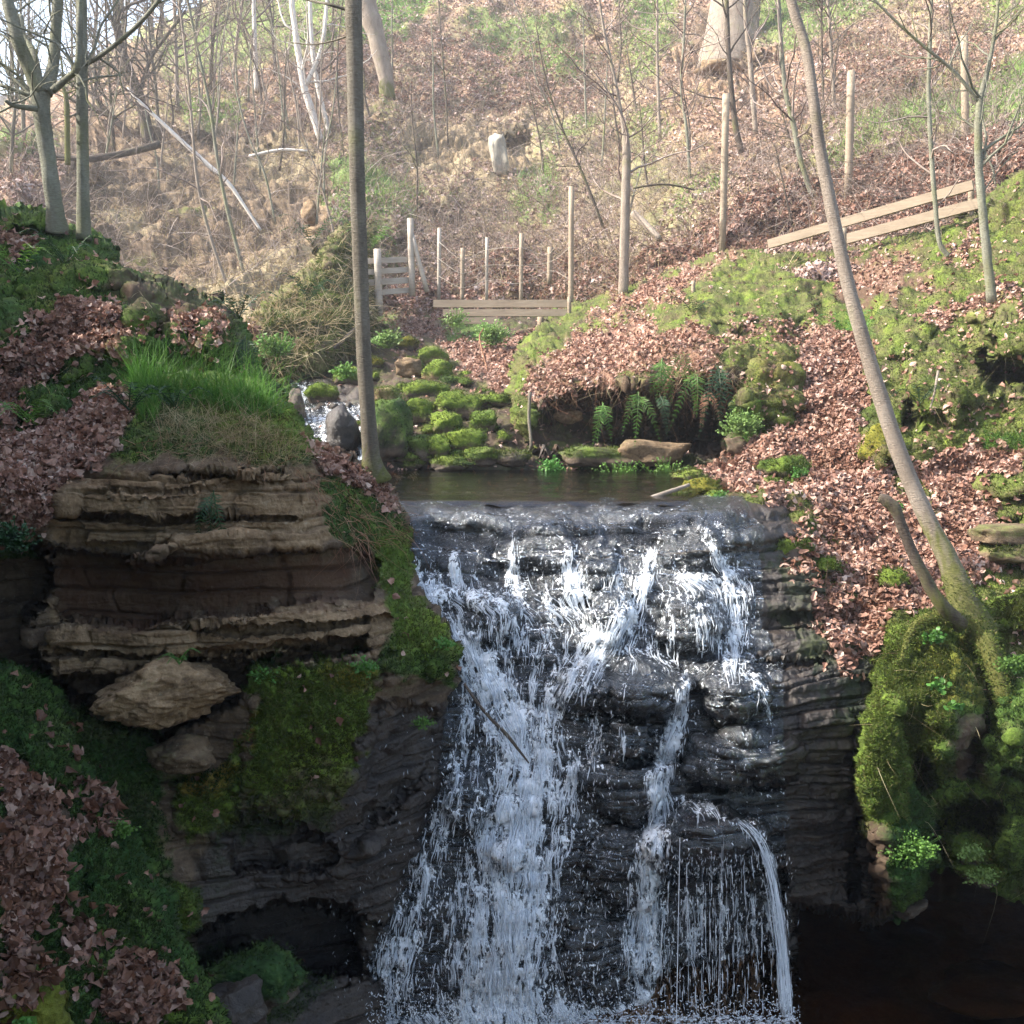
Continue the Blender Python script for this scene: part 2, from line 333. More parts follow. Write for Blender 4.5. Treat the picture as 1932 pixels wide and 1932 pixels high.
# ---------------------------------------------------------------- terrain patches
ATT = ('moss', 'mcol', 'orange', 'wet', 'tan', 'rust', 'soil', 'litter', 'dry', 'green')
PATCH = {}
def patch(name, poly, ctrl, step, relief=(), bumps=(), base=None, masks=(), disp=None, rnd=(30, .4), back=.02, edge=8, mat=None, label=None, margin=26, lam=1e-4, wob=30):
    step *= Q
    poly = np.array(poly, float); x0, y0 = poly.min(0)-margin; x1, y1 = poly.max(0)+margin
    gx = np.arange(x0, x1+step, step); gy = np.arange(y0, y1+step, step)
    X, Y = np.meshgrid(gx, gy); X = X.astype(np.float32); Y = Y.astype(np.float32)
    xy = np.stack([X, Y, 0*X], -1)
    wx = edge*fbm(xy, 1/wob, 4, 31); wy = edge*fbm(xy, 1/wob, 4, 57)
    sd = sdf(X+wx, Y+wy, poly)
    g1, g0 = np.gradient(sd, step); gl = np.sqrt(g0**2+g1**2)+1e-6; g0 /= np.maximum(gl, 1); g1 /= np.maximum(gl, 1)
    so = np.maximum(sd, 0); Xs = X-g0*so; Ys = Y-g1*so
    D = tps(ctrl, Xs, Ys, lam)
    W1 = W2 = None
    for r in relief:
        pl, amt, ed, nz = r[:4]
        if W1 is None: W1 = (fbm(xy, 1/26, 3, 5), fbm(xy, 1/20, 3, 9))
        q = sdf_box(Xs+nz*W1[0], Ys+nz*W1[1], pl, ed+2)
        D = D+amt*(1-smooth(-ed, ed*.6, q))
    for (cx, cyy, rx, ry, amt) in bumps:
        r2 = ((Xs-cx+rx*.25*noise(xy, 2/rx, 3))/rx)**2+((Ys-cyy+ry*.25*noise(xy, 2/ry, 4))/ry)**2
        D = D-amt*np.sqrt(np.clip(1-r2, 0, 1))
    Rr, Dr = rnd
    t = np.clip(1+sd/Rr, 0, 1); D = D+Dr*(1-np.sqrt(np.clip(1-t*t, 0, 1)))+back*so
    V = Pn(Xs, Ys, D)
    def normals(V):
        a = np.gradient(V, axis=1); b2 = np.gradient(V, axis=0); N = np.cross(b2, a); N /= np.linalg.norm(N, axis=-1)[..., None]+1e-12
        return N
    N = normals(V)
    vd = -V/np.linalg.norm(V, axis=-1)[..., None]; flip = (N*vd).sum(-1) < 0; N[flip] *= -1
    M = {k: np.full(X.shape, (base or {}).get(k, 0.), np.float32) for k in ATT}
    for mk in masks:
        k, pl, val, ed, nz = mk[:5]
        if W2 is None: W2 = (fbm(xy, 1/30, 4, 11), fbm(xy, 1/30, 4, 23))
        if k == 'litter': ed, nz = ed*2., nz*1.5
        q = sdf_box(Xs+nz*W2[0], Ys+nz*W2[1], pl, ed+2)
        f = 1-smooth(-ed, ed, q); M[k] = M[k]*(1-f)+val*f
    if disp is not None: V = V+N*disp(V, N, M, Xs, Ys)[..., None]
    N = normals(V); flip = (N*vd).sum(-1) < 0; N[flip] *= -1
    h, w_ = X.shape; idx = np.arange(h*w_).reshape(h, w_)
    keep = sd < margin*.9; kc = keep[:-1, :-1] & keep[1:, :-1] & keep[:-1, 1:] & keep[1:, 1:]
    Fq = np.stack([idx[:-1, :-1], idx[1:, :-1], idx[1:, 1:], idx[:-1, 1:]], -1)[kc]
    usedv = np.zeros(h*w_, bool); usedv[Fq.ravel()] = True; rm = np.cumsum(usedv)-1
    o = mesh(name, V.reshape(-1, 3)[usedv], [rm[Fq]], mat or M_T, None, {k: v.ravel()[usedv] for k, v in M.items() if k in ATT})
    tag(o, label, None, None, 'structure')
    PATCH[name] = dict(V=V, N=N, M=M, sd=sd, x0=x0, y0=y0, step=step, X=Xs, Y=Ys, D=D)
    return PATCH[name]
def at(name, px, py, off=0.):
    p = PATCH[name]; i = int(round((py-p['y0'])/p['step'])); j = int(round((px-p['x0'])/p['step']))
    i = min(max(i, 0), p['V'].shape[0]-1); j = min(max(j, 0), p['V'].shape[1]-1)
    return Vector((p['V'][i, j]+p['N'][i, j]*off).tolist()), Vector(p['N'][i, j].tolist())
def hsh(a, b, seed): return _perm[_perm[(a.astype(int)+seed) & 255]+(b.astype(int) & 255)]/255.
def blocks(V, sx, sz, seed=0, warp=.35):
    z = V[..., 2]*sz+warp*fbm(V, 1.1, 3, seed); L = np.floor(z); fz = z-L; off = hsh(L, L*0+3, seed)
    th = .35+.5*off; L2 = L*2+(fz > th); fz2 = np.where(fz > th, (fz-th)/(1-th), fz/th)
    x = V[..., 0]*sx*(.7+.8*hsh(L2, L2*0+9, seed))+hsh(L2, L2*0+1, seed)*9+.25*noise(V, 2.5, seed+2); C = np.floor(x); fx = x-C
    h = hsh(L2, C, seed+5)-.5; ez = np.minimum(fz2, 1-fz2); ex = np.minimum(fx, 1-fx)
    return h-.55*(1-smooth(0, .13, ez))-.35*(1-smooth(0, .05, ex))
def mossy_disp(amp=.05, fs=3., moss_h=.03, rock_h=.03, layered=0.):
    def f(V, N, M, X, Y):
        d = amp*fbm(V, fs, 4, 2)
        mo = np.clip(M['moss'], 0, 1)
        d += mo*moss_h*(1.0*(1-2*billow(V, 8, 2, 4))+.45*fbm(V, 28, 2, 6))*1.
        d += mo*moss_h*.35*noise(V, 75, 9)
        d += (1-mo)*rock_h*(billow(V, 6, 4, 8)-.4)
        if layered:
            z = V[..., 2:3]+.07*fbm(V, 1.3, 3, 3)[..., None]; zz = np.concatenate([V[..., :2]*.35, z*5], -1)
            st = noise(zz, 1.6, 12); st2 = noise(np.concatenate([V[..., :2]*.8, z*14], -1), 1.3, 13)
            d += (1-.8*mo)*layered*(np.tanh(st*5)+.45*np.tanh(st2*5))
        return d
    return f
NIGHT = None
# far hillside
def vary(V, M):
    g = smooth(.15, .6, fbm(V, .22, 4, 51)); M['green'] = np.maximum(M['green'], .6*g*(V[..., 2] > 2.5)*(M['tan'] < .25))
    d = smooth(.1, .5, fbm(V, .3, 4, 52)); M['dry'] = np.maximum(M['dry'], .8*d); q = smooth(.1, .5, fbm(V, .35, 4, 53)); M['soil'] = np.maximum(M['soil'], .9*q)
    M['litter'] = M['litter']*(1-.8*q)*(1-.5*g); r = smooth(.2, .55, fbm(V, .4, 4, 54)); M['moss'] = np.maximum(M['moss'], .5*r); M['mcol'] += .8*(M['mcol'] < .1); return 0
skyl = [(-260, 190), (0, 205), (110, 165), (250, 85), (330, 45), (430, -5), (540, -80), (800, -330), (2250, -330), (2250, 760), (-260, 760)]
hill_ctrl = [(-200,650,13),(0,600,13),(300,620,14),(500,650,14.6),(700,600,17),(900,590,17.6),(1060,590,17),(1180,540,15.8),(1400,470,15.2),(1650,440,14),(1932,420,12.6),(2200,400,11.5),(900,720,16),(1500,700,12),(0,740,12),
 (0,400,17),(200,480,17),(400,430,19),(600,450,18.7),(700,480,19),(900,450,20.5),(1150,400,19.2),(1400,350,17.5),(1700,340,15.2),(1932,300,13.8),
 (0,250,24),(250,250,25),(450,250,25),(650,250,24.5),(900,250,25.5),(1200,250,24.5),(1500,200,22),(1800,200,18),(1932,150,18),
 (0,212,33),(250,110,35),(400,20,38),(600,0,34),(900,0,33),(1200,0,32),(1500,0,29),(1932,0,23),(1932,-300,34),(1200,-300,45),(600,-250,46)]
hp = patch('hillside', skyl, hill_ctrl, 3.2,
  relief=[([(140,270),(330,250),(560,280),(640,330),(600,420),(560,560),(420,600),(150,520)], .35, 16, 22),
          ([(955,250),(1000,245),(1010,300),(960,310)], 1.2, 6, 8),
          ([(1290,90),(1480,110),(1500,180),(1350,170)], .5, 14, 14),
          ([(700,455),(780,450),(775,545),(700,560)], .6, 10, 8)],
  base=dict(litter=.75, soil=.35, dry=.2),
  masks=[('tan', [(100,230),(620,230),(660,500),(450,640),(80,560)], .33, 30, 40), ('tan', [(1270,100),(1480,110),(1440,200),(1280,210)], .8, 14, 20), ('tan', [(760,240),(1020,240),(1010,320),(780,330)], .6, 24, 30), ('litter', [(120,250),(600,250),(640,480),(500,560),(120,520)], .15, 30, 40),
         ('dry', [(640,200),(1150,180),(1350,330),(1100,560),(850,560),(640,400)], .55, 50, 60), ('litter', [(640,200),(1150,180),(1350,330),(1100,560),(850,560),(640,400)], .45, 50, 60),
         ('green', [(640,-60),(860,-60),(830,20),(700,80),(640,60)], .9, 14, 30), ('green', [(310,60),(560,-20),(640,60),(430,130),(330,180)], .55, 25, 40), ('green', [(340,190),(460,180),(450,240),(360,240)], .7, 14, 20),
         ('green', [(980,330),(1060,300),(1050,400),(960,420)], .65, 14, 24), ('green', [(1160,-40),(1290,-40),(1260,120),(1180,160)], .6, 18, 30), ('green', [(1500,-50),(1640,-50),(1620,20),(1520,20)], .7, 12, 20),
         ('green', [(1180,200),(1260,190),(1240,330),(1190,330)], .35, 20, 30),
         ('green', [(1850,-30),(1960,-30),(1940,60),(1830,60)], .6, 12, 20), ('green', [(500,-40),(660,-60),(640,90),(560,110)], .6, 20, 30),
         ('soil', [(1380,330),(1600,180),(1932,180),(1932,260),(1600,300)], .8, 26, 40), ('litter', [(1420,320),(1600,190),(1932,190),(1932,240),(1600,300)], .3, 26, 40),
         ('moss', [(1180,230),(1320,230),(1400,330),(1300,420),(1190,440)], .35, 24, 40), ('mcol', [(1000,100),(2000,100),(2000,700),(1000,700)], .8, 40, 10),
         ('moss', [(660,270),(760,240),(730,420),(670,420)], .4, 20, 30)],
  disp=lambda V, N, M, X, Y: (vary(V, M)+.35*fbm(V, .45, 4, 2)+.13*fbm(V, 1.7, 4, 3)+.05*billow(V, 5, 3, 4)+np.clip(1.6*M['tan']+.5*smooth(.25, .6, noise(V, .28, 41)), 0, 1)*(.34*blocks(V, .8, 1.3, 7)+.13*blocks(V, 2.0, 3.6, 9)+.04*fbm(V, 7, 3, 6))),
  rnd=(26, 6.), back=.25, edge=10, mat=M_TH, label='steep far hillside of leaf litter and dry grass')
# valley floor and streambed behind the pool
sbp = patch('streambed', [(380,640),(480,600),(620,590),(830,560),(1080,580),(1120,640),(1120,960),(380,960)],
  [(400,640,13.5),(600,640,15),(850,600,17),(1060,620,16),(500,700,12.6),(700,700,13),(900,700,13),(1000,660,14),(560,760,11.6),(650,830,10.4),(750,780,11),(850,780,11),(960,780,10.8),(700,875,9.8),(850,872,9.75),(1000,875,9.8),(700,970,9.55),(1000,970,9.55),(500,900,9.5)], 2,
  relief=[([(560,770),(690,770),(700,880),(560,880)], .25, 12, 8)],
  base=dict(moss=.42, mcol=.6, soil=.8, wet=.25), masks=[('litter', [(720,590),(860,600),(830,640),(760,660)], .8, 12, 20), ('moss', [(720,590),(860,600),(830,640),(760,660)], .25, 12, 20),
    ('litter', [(840,650),(1020,630),(1040,740),(950,750),(870,710)], .85, 12, 18), ('moss', [(840,650),(1020,630),(1040,740),(950,750),(870,710)], .2, 12, 18),
    ('orange', [(690,630),(790,640),(800,680),(700,680)], .5, 10, 14), ('green', [(840,610),(940,610),(930,650),(850,650)], .6, 10, 14), ('green', [(700,600),(760,600),(760,640),(700,640)], .7, 10, 14),
    ('green', [(500,620),(560,620),(560,680),(500,680)], .5, 10, 14), ('orange', [(780,740),(960,740),(960,890),(720,890)], .2, 20, 14),
    ('moss', [(540,700),(680,700),(690,860),(560,860)], .3, 12, 12), ('wet', [(540,700),(680,700),(690,880),(560,860)], .8, 12, 12), ('wet', [(700,865),(1000,868),(1000,960),(700,960)], .8, 8, 8)],
  disp=mossy_disp(.07, 2.6, .03, .05, .05), rnd=(16, .3), edge=6, label='mossy rocky streambed above the pool')
# bank left of the stream below the rock face
patch('gorge_side', [(462,640),(500,595),(545,545),(585,505),(625,455),(662,428),(702,432),(708,640),(600,690),(520,720),(450,700)],
  [(450,470,13.5),(600,440,15),(690,480,16),(690,620,14),(600,660,12.8),(500,700,12.2),(480,560,13.4),(600,540,14)], 2,
  relief=[([(560,480),(620,470),(620,520),(560,530)], .35, 6, 12), ([(510,560),(560,550),(570,600),(500,600)], .3, 6, 12), ([(640,520),(690,500),(690,540),(640,560)], .3, 6, 10)],
  base=dict(moss=.5, mcol=.6, dry=.15, soil=.5), masks=[('litter', [(400,560),(470,540),(480,700),(400,700)], .8, 14, 20), ('tan', [(400,400),(800,400),(800,700),(400,700)], .4, 4, 0)],
  disp=lambda V, N, M, X, Y: .16*fbm(V, 1.3, 3, 2)+.06*blocks(V, 1.4, 3.2, 4)+.09*billow(V, 3.5, 4, 6)+.03*M['moss']*noise(V, 22, 3), rnd=(18, 1.), edge=9, label='mossy rock bank on the left side of the stream')
# right bank: terrace, undercut, leaf slope
bank_ctrl = [(1060,610,14.4),(1180,560,15.),(1400,478,14.8),(1650,470,13.3),(1850,400,12.6),(1932,340,12),(2150,250,11),(1200,620,13),(1400,560,12.8),(1600,560,12),(1800,520,11),(1932,480,10.6),
 (985,740,10.7),(1100,720,10.3),(1200,695,10.1),(1350,660,9.9),(1250,650,10.9),(1000,690,11.6),(980,880,10.1),(1200,880,9.9),(1340,870,9.6),(1000,960,9.5),(1250,960,9.0),
 (1450,650,10.3),(1550,620,10.9),(1480,720,9.7),(1520,800,9.2),(1450,900,8.2),(1360,895,8.9),(1400,960,7.2),(1600,900,8.2),(1600,1000,7.2),
 (1700,600,10.3),(1800,650,9.5),(1700,800,8.5),(1850,800,8.2),(1932,700,8.6),(1850,900,7.9),(1932,900,7.5),(1850,1000,7.1),(1700,1090,6.6),(1930,1100,6.5),(2100,1000,6.6),(1500,1040,6.6),(1400,1040,6.5),(1550,1150,6.2),(1480,1130,6.3),(1600,1210,6.05),(1720,1160,6.1),(1820,1200,5.9),(1960,1200,5.9)]
bkp = patch('right_bank', [(970,700),(985,650),(1060,590),(1180,545),(1300,500),(1380,478),(1600,455),(1760,430),(1900,350),(1960,300),(2200,200),(2200,1320),(1700,1300),(1640,1260),(1600,1250),(1440,1230),(1400,1150),(1395,1050),(1330,985),(1270,965),(1000,965),(960,890)],
  bank_ctrl, 2,
  relief=[([(1010,762),(1060,745),(1150,725),(1220,730),(1300,715),(1350,705),(1385,730),(1385,840),(1340,862),(1290,852),(1200,846),(1150,858),(1080,852),(1010,845)], 1.6, 8, 8),
          ([(1000,855),(1150,850),(1360,862),(1340,878),(1000,880)], .15, 4, 6),
          ([(1850,660),(1900,690),(1960,700),(1960,745),(1880,740),(1845,700)], 1., 10, 10),
          ([(1840,600),(1960,560),(1960,690),(1880,680)], -.5, 18, 12),
          ([(1700,760),(1720,750),(1725,800),(1705,800)], .4, 4, 6),
          ([(1480,1080),(1640,1085),(1650,1120),(1480,1110)], .07, 4, 8), ([(1480,1150),(1620,1150),(1620,1175),(1470,1170)], .08, 4, 8),
          ([(1450,472),(1590,448),(1850,395),(1850,410),(1600,470),(1460,486)], .5, 5, 4), ([(1640,1105),(1700,1110),(1690,1125),(1640,1120)], .12, 4, 5), ([(1860,985),(2000,980),(2000,992),(1860,1000)], .15, 3, 5),([(1860,1020),(2000,1010),(2000,1022),(1860,1032)], .15, 3, 5)],
  bumps=[(1660,850,34,45,.3), (1455,740,60,60,.3), (1400,790,30,55,.25), (1480,880,50,26,.12), (1500,1035,30,24,.08), (1580,1140,40,26,.08), (1430,560,130,60,.35), (1790,720,90,80,.35), (1700,640,60,40,.2), (1900,620,70,60,.3), (1740,1000,40,30,.1), (1680,1120,26,30,.1), (1900,900,60,40,.15)],
  base=dict(moss=.6, mcol=.75, soil=.6),
  masks=[('litter', [(1190,540),(1310,500),(1400,480),(1330,520),(1250,570),(1120,610)], 1, 10, 20), ('moss', [(1190,540),(1310,500),(1400,480),(1330,520),(1250,570),(1120,610)], .15, 10, 20),
     ('litter', [(1040,680),(1080,640),(1200,610),(1320,630),(1365,660),(1340,690),(1200,690),(1100,730),(1000,750)], 1, 12, 20), ('moss', [(1040,680),(1080,640),(1200,610),(1320,630),(1365,660),(1340,690),(1200,690),(1100,730),(1000,750)], .1, 12, 20),
     ('litter', [(1500,640),(1560,615),(1620,640),(1640,720),(1620,780),(1625,850),(1650,890),(1690,900),(1620,990),(1500,960),(1400,940),(1320,890),(1380,850),(1450,840),(1510,790),(1520,720)], 1, 8, 16),
     ('moss', [(1500,640),(1560,615),(1620,640),(1640,720),(1620,780),(1625,850),(1650,890),(1690,900),(1620,990),(1500,960),(1400,940),(1320,890),(1380,850),(1450,840),(1510,790),(1520,720)], .0, 8, 16),
     ('moss', [(1430,880),(1475,870),(1515,885),(1500,915),(1440,912)], .9, 5, 8), ('litter', [(1430,880),(1475,870),(1515,885),(1500,915),(1440,912)], 0, 5, 8),
     ('litter', [(1740,880),(1830,850),(1932,845),(1932,880),(1850,900),(1860,960),(1800,990),(1760,950)], .9, 8, 14), ('moss', [(1740,880),(1830,850),(1932,845),(1932,880),(1850,900),(1860,960),(1800,990),(1760,950)], .1, 8, 14),
     ('litter', [(1540,960),(1700,950),(1900,1010),(1860,1100),(1700,1170),(1640,1130),(1600,1080),(1560,1020)], .55, 10, 22), ('moss', [(1540,960),(1700,950),(1900,1010),(1860,1100),(1700,1170),(1640,1130),(1600,1080),(1560,1020)], .35, 10, 22), ('moss', [(1440,990),(1560,1000),(1640,1090),(1640,1200),(1560,1250),(1480,1150)], .75, 14, 30), ('litter', [(1440,990),(1560,1000),(1620,1090),(1600,1200),(1560,1250),(1480,1150)], .2, 10, 26),
     ('litter', [(1530,1150),(1620,1120),(1700,1130),(1640,1230),(1570,1250),(1600,1190)], .7, 8, 16),
     ('soil', [(1480,930),(1600,940),(1620,1010),(1500,1010)], .9, 10, 20),
     ('soil', [(1540,500),(1720,470),(1800,520),(1600,600)], .9, 18, 30), ('moss', [(1560,500),(1720,480),(1760,530),(1600,590)], .2, 18, 30), ('litter', [(1560,510),(1720,480),(1760,520),(1600,560)], .35, 18, 30),
     ('litter', [(1760,590),(1932,540),(1932,570),(1780,620)], .8, 8, 16), ('litter', [(1800,460),(1860,420),(1840,480),(1790,510)], .7, 8, 16),
     ('litter', [(1370,610),(1560,610),(1560,640),(1380,650)], .4, 10, 18), ('green', [(1570,600),(1640,590),(1650,640),(1580,650)], .5, 10, 14),
     ('green', [(1380,770),(1430,750),(1440,840),(1385,850)], .5, 8, 10), ('green', [(1850,820),(1960,820),(1960,850),(1850,850)], .6, 8, 10),
     ('moss', [(1030,740),(1390,700),(1380,860),(1000,870)], .12, 8, 10), ('wet', [(960,850),(1380,850),(1350,980),(960,980)], .7, 8, 10), ('orange', [(1420,680),(1500,680),(1490,760),(1430,760)], .35, 16, 14),
     ('orange', [(1625,820),(1690,820),(1690,900),(1630,900)], .35, 10, 6), ('wet', [(1380,1000),(1530,1050),(1560,1250),(1390,1250)], .85, 14, 16), ('moss', [(1380,1020),(1500,1050),(1510,1250),(1390,1250)], .25, 14, 16), ('litter', [(1380,1020),(1500,1050),(1510,1250),(1390,1250)], 0, 14, 16)],
  disp=mossy_disp(.1, 2.6, .022, .05, .04), rnd=(14, .35), edge=5, label='right bank of moss, earth and fallen leaves')
# waterfall rock
fall_ctrl = [(x_, 930, 7.5) for x_ in range(740, 1460, 80)]+[(x_, 952, 6.62+.03*math.sin(x_*.02)) for x_ in range(740, 1400, 80)]+[(x_, 975, 6.45+.03*math.sin(x_*.013)) for x_ in range(740, 1400, 80)]+[(x_, 1000, 6.34+.03*math.sin(x_*.017)) for x_ in range(740, 1400, 80)]+[(1440,1000,6.45),(800,1095,6.12),(1000,1095,6.12),(1250,1070,6.15),(1400,1090,6.2),(1520,1100,6.2),
 (810,1130,5.95),(1000,1140,5.92),(1300,1130,5.95),(900,1180,5.86),(1100,1210,5.8),(1250,1230,5.75),(1400,1240,5.78),(1500,1200,5.95),(1620,1200,6.02),
 (900,1300,5.65),(1200,1290,5.55),(1400,1290,5.58),(1500,1290,5.62),(1620,1300,5.75),(880,1430,5.45),(1100,1430,5.42),(1200,1430,5.42),(1350,1430,5.42),(1500,1430,5.48),(1640,1430,5.62),
 (850,1550,5.28),(1000,1550,5.27),(1150,1550,5.32),(1340,1560,5.3),(1450,1560,5.38),(1620,1550,5.58),(800,1700,5.2),(950,1700,5.12),(1150,1700,5.25),(1350,1700,5.4),(1500,1700,5.5),(1640,1700,5.62),
 (650,1932,5.15),(950,1932,5.02),(1150,1932,5.2),(1350,1932,5.45),(1480,1932,5.6),(700,2050,5.1),(1300,2050,5.3)]
fbumps = [(1150,1160,44,50,.16),(930,1165,58,50,.13),(1305,1175,62,60,.14),(1215,1300,90,56,.22),(1385,1310,62,60,.2),(1100,1300,50,45,.12),(1190,1400,60,40,.12),(1340,1590,115,75,.3),(960,1610,30,30,.1),(880,1510,40,60,.14),(1180,1480,80,70,.16),(1400,1430,120,60,.2),(1170,1640,70,80,.14),(1010,1040,80,40,.06),(1130,1060,40,50,.08),(880,1060,50,40,.05),(1300,1030,70,40,.07),(760,1400,60,80,.1),(1130,1800,70,90,.12)]
flp = patch('waterfall_rock', [(720,934),(1460,934),(1520,1000),(1560,1150),(1660,1200),(1680,1720),(1640,1735),(1560,1715),(1490,1700),(1490,2050),(640,2050),(700,1600),(760,1300),(740,1000)],
  fall_ctrl, 2, relief=[([(1480,1150),(1600,1150),(1600,1164),(1480,1166)], .07, 3, 5), ([(1420,1245),(1560,1245),(1560,1252),(1420,1254)], .08, 3, 5), ([(1170,1425),(1290,1425),(1290,1445),(1170,1445)], .1, 4, 6),
      ([(1230,1640),(1480,1640),(1490,2050),(1230,2050)], .25, 14, 8), ([(1300,1480),(1480,1478),(1480,1492),(1300,1494)], .08, 4, 6), ([(1600,1340),(1618,1340),(1625,1700),(1605,1700)], .25, 5, 5)],
  bumps=fbumps, base=dict(wet=.95, moss=.0, tan=.05),
  masks=[('litter', [(1500,1060),(1660,1080),(1650,1240),(1590,1280),(1560,1180)], .35, 10, 24), ('moss', [(1440,1030),(1700,1080),(1700,1300),(1600,1420),(1530,1260),(1470,1160)], .55, 16, 40), ('mcol', [(1480,1000),(1700,1000),(1700,1250),(1480,1250)], .6, 14, 8), ('moss', [(700,1580),(800,1560),(760,1750),(690,1750)], .4, 16, 20), ('moss', [(1440,1500),(1640,1450),(1640,1700),(1500,1700)], .22, 16, 20),
         ('rust', [(1290,1530),(1430,1530),(1440,1580),(1300,1560)], .8, 8, 8), ('rust', [(1080,980),(1130,980),(1100,1060),(1050,1050)], .6, 8, 8)],
  disp=lambda V, N, M, X, Y: mossy_disp(.025, 3.2, .02, .012, .012)(V, N, M, X, Y)*smooth(925, 990, Y)+(.008*fbm(V, 14, 4, 20)+.07*blocks(V, 1.7, 7.5, 21, .3)*(.35+.65*smooth(1380, 1480, X))+.014*blocks(V, 5, 13, 23, .8))*smooth(935, 990, Y),
  rnd=(14, .15), edge=5, label='dark wet rock steps under the waterfall')
# pool bed
patch('pool_bed', [(560,898),(1480,898),(1500,940),(1440,990),(700,990),(600,940)], [(600,900,12.),(1400,900,12.),(600,934,9.8),(1400,934,9.8),(700,967,8.3),(1400,967,8.3),(1000,979,7.9)], 4, base=dict(soil=.8, wet=.6, tan=.4), disp=mossy_disp(.03, 3), label='brown bed of the upper pool')
# mossy cliff at right with the tree root
rcp = patch('mossy_outcrop', [(1625,1330),(1635,1270),(1690,1180),(1760,1150),(1850,1150),(1960,1100),(2250,1080),(2250,1780),(1960,1700),(1880,1665),(1800,1625),(1750,1645),(1735,1700),(1700,1722),(1655,1715),(1640,1560),(1622,1480)],
  [(1630,1330,5.6),(1700,1190,5.85),(1800,1160,5.95),(1950,1150,5.9),(2200,1100,5.8),(1660,1350,5.45),(1700,1450,5.35),(1800,1350,5.45),(1932,1350,5.5),(1680,1600,5.3),(1700,1715,5.35),(1800,1600,5.5),(1932,1500,5.4),(1932,1680,5.4),(2200,1400,5),(2200,1700,5)], 2,
  relief=[([(1708,1418),(1740,1405),(1760,1430),(1765,1490),(1735,1500),(1705,1470)], .8, 6, 7), ([(1765,1520),(1830,1495),(1890,1510),(1900,1560),(1870,1620),(1800,1640),(1755,1600)], .9, 10, 9),
          ([(1840,1260),(1880,1240),(1890,1330),(1850,1340)], .35, 8, 8), ([(1880,1180),(1960,1190),(1960,1240),(1890,1240)], .5, 8, 8), ([(1880,1440),(1980,1480),(1980,1496),(1880,1460)], .3, 5, 6), ([(1845,1330),(1870,1330),(1850,1480),(1820,1480)], .25, 8, 8)],
  bumps=[(1660,1420,50,110,.2),(1760,1290,90,80,.15),(1800,1380,60,70,.16),(1900,1430,60,60,.2),(1690,1620,36,90,.18),(1910,1590,60,50,.2),(1930,1350,50,50,.16)],
  base=dict(moss=.9, mcol=.7, soil=.5), masks=[('mcol', [(1700,1480),(1780,1480),(1780,1740),(1640,1740)], .1, 20, 20), ('mcol', [(1780,1200),(2200,1200),(2200,1800),(1780,1800)], .35, 24, 20), ('green', [(1730,1460),(1760,1500),(1745,1700),(1700,1720)], .25, 14, 10),
     ('orange', [(1720,1230),(1850,1210),(1840,1330),(1730,1320)], .35, 20, 20), ('moss', [(1790,1350),(1850,1350),(1850,1470),(1800,1470)], .3, 14, 14), ('green', [(1745,1220),(1800,1180),(1800,1230),(1760,1260)], .4, 10, 10), ('moss', [(1630,1560),(1680,1560),(1680,1730),(1640,1730)], .2, 12, 12)],
  disp=mossy_disp(.06, 3, .017, .05, .03), rnd=(22, .35), edge=6, label='mossy overhanging outcrop below the leaning tree')
patch('cave_wall', [(1380,1300),(2250,1300),(2250,1800),(1380,1800)], [(1400,1300,6.9),(2200,1300,6.7),(1400,1500,7.2),(2200,1500,7),(1400,1800,6.9),(2200,1800,6.8),(1500,1650,7.1)], 6, base=dict(wet=.9), disp=mossy_disp(.12, 2), label='dark rock wall inside the undercut')
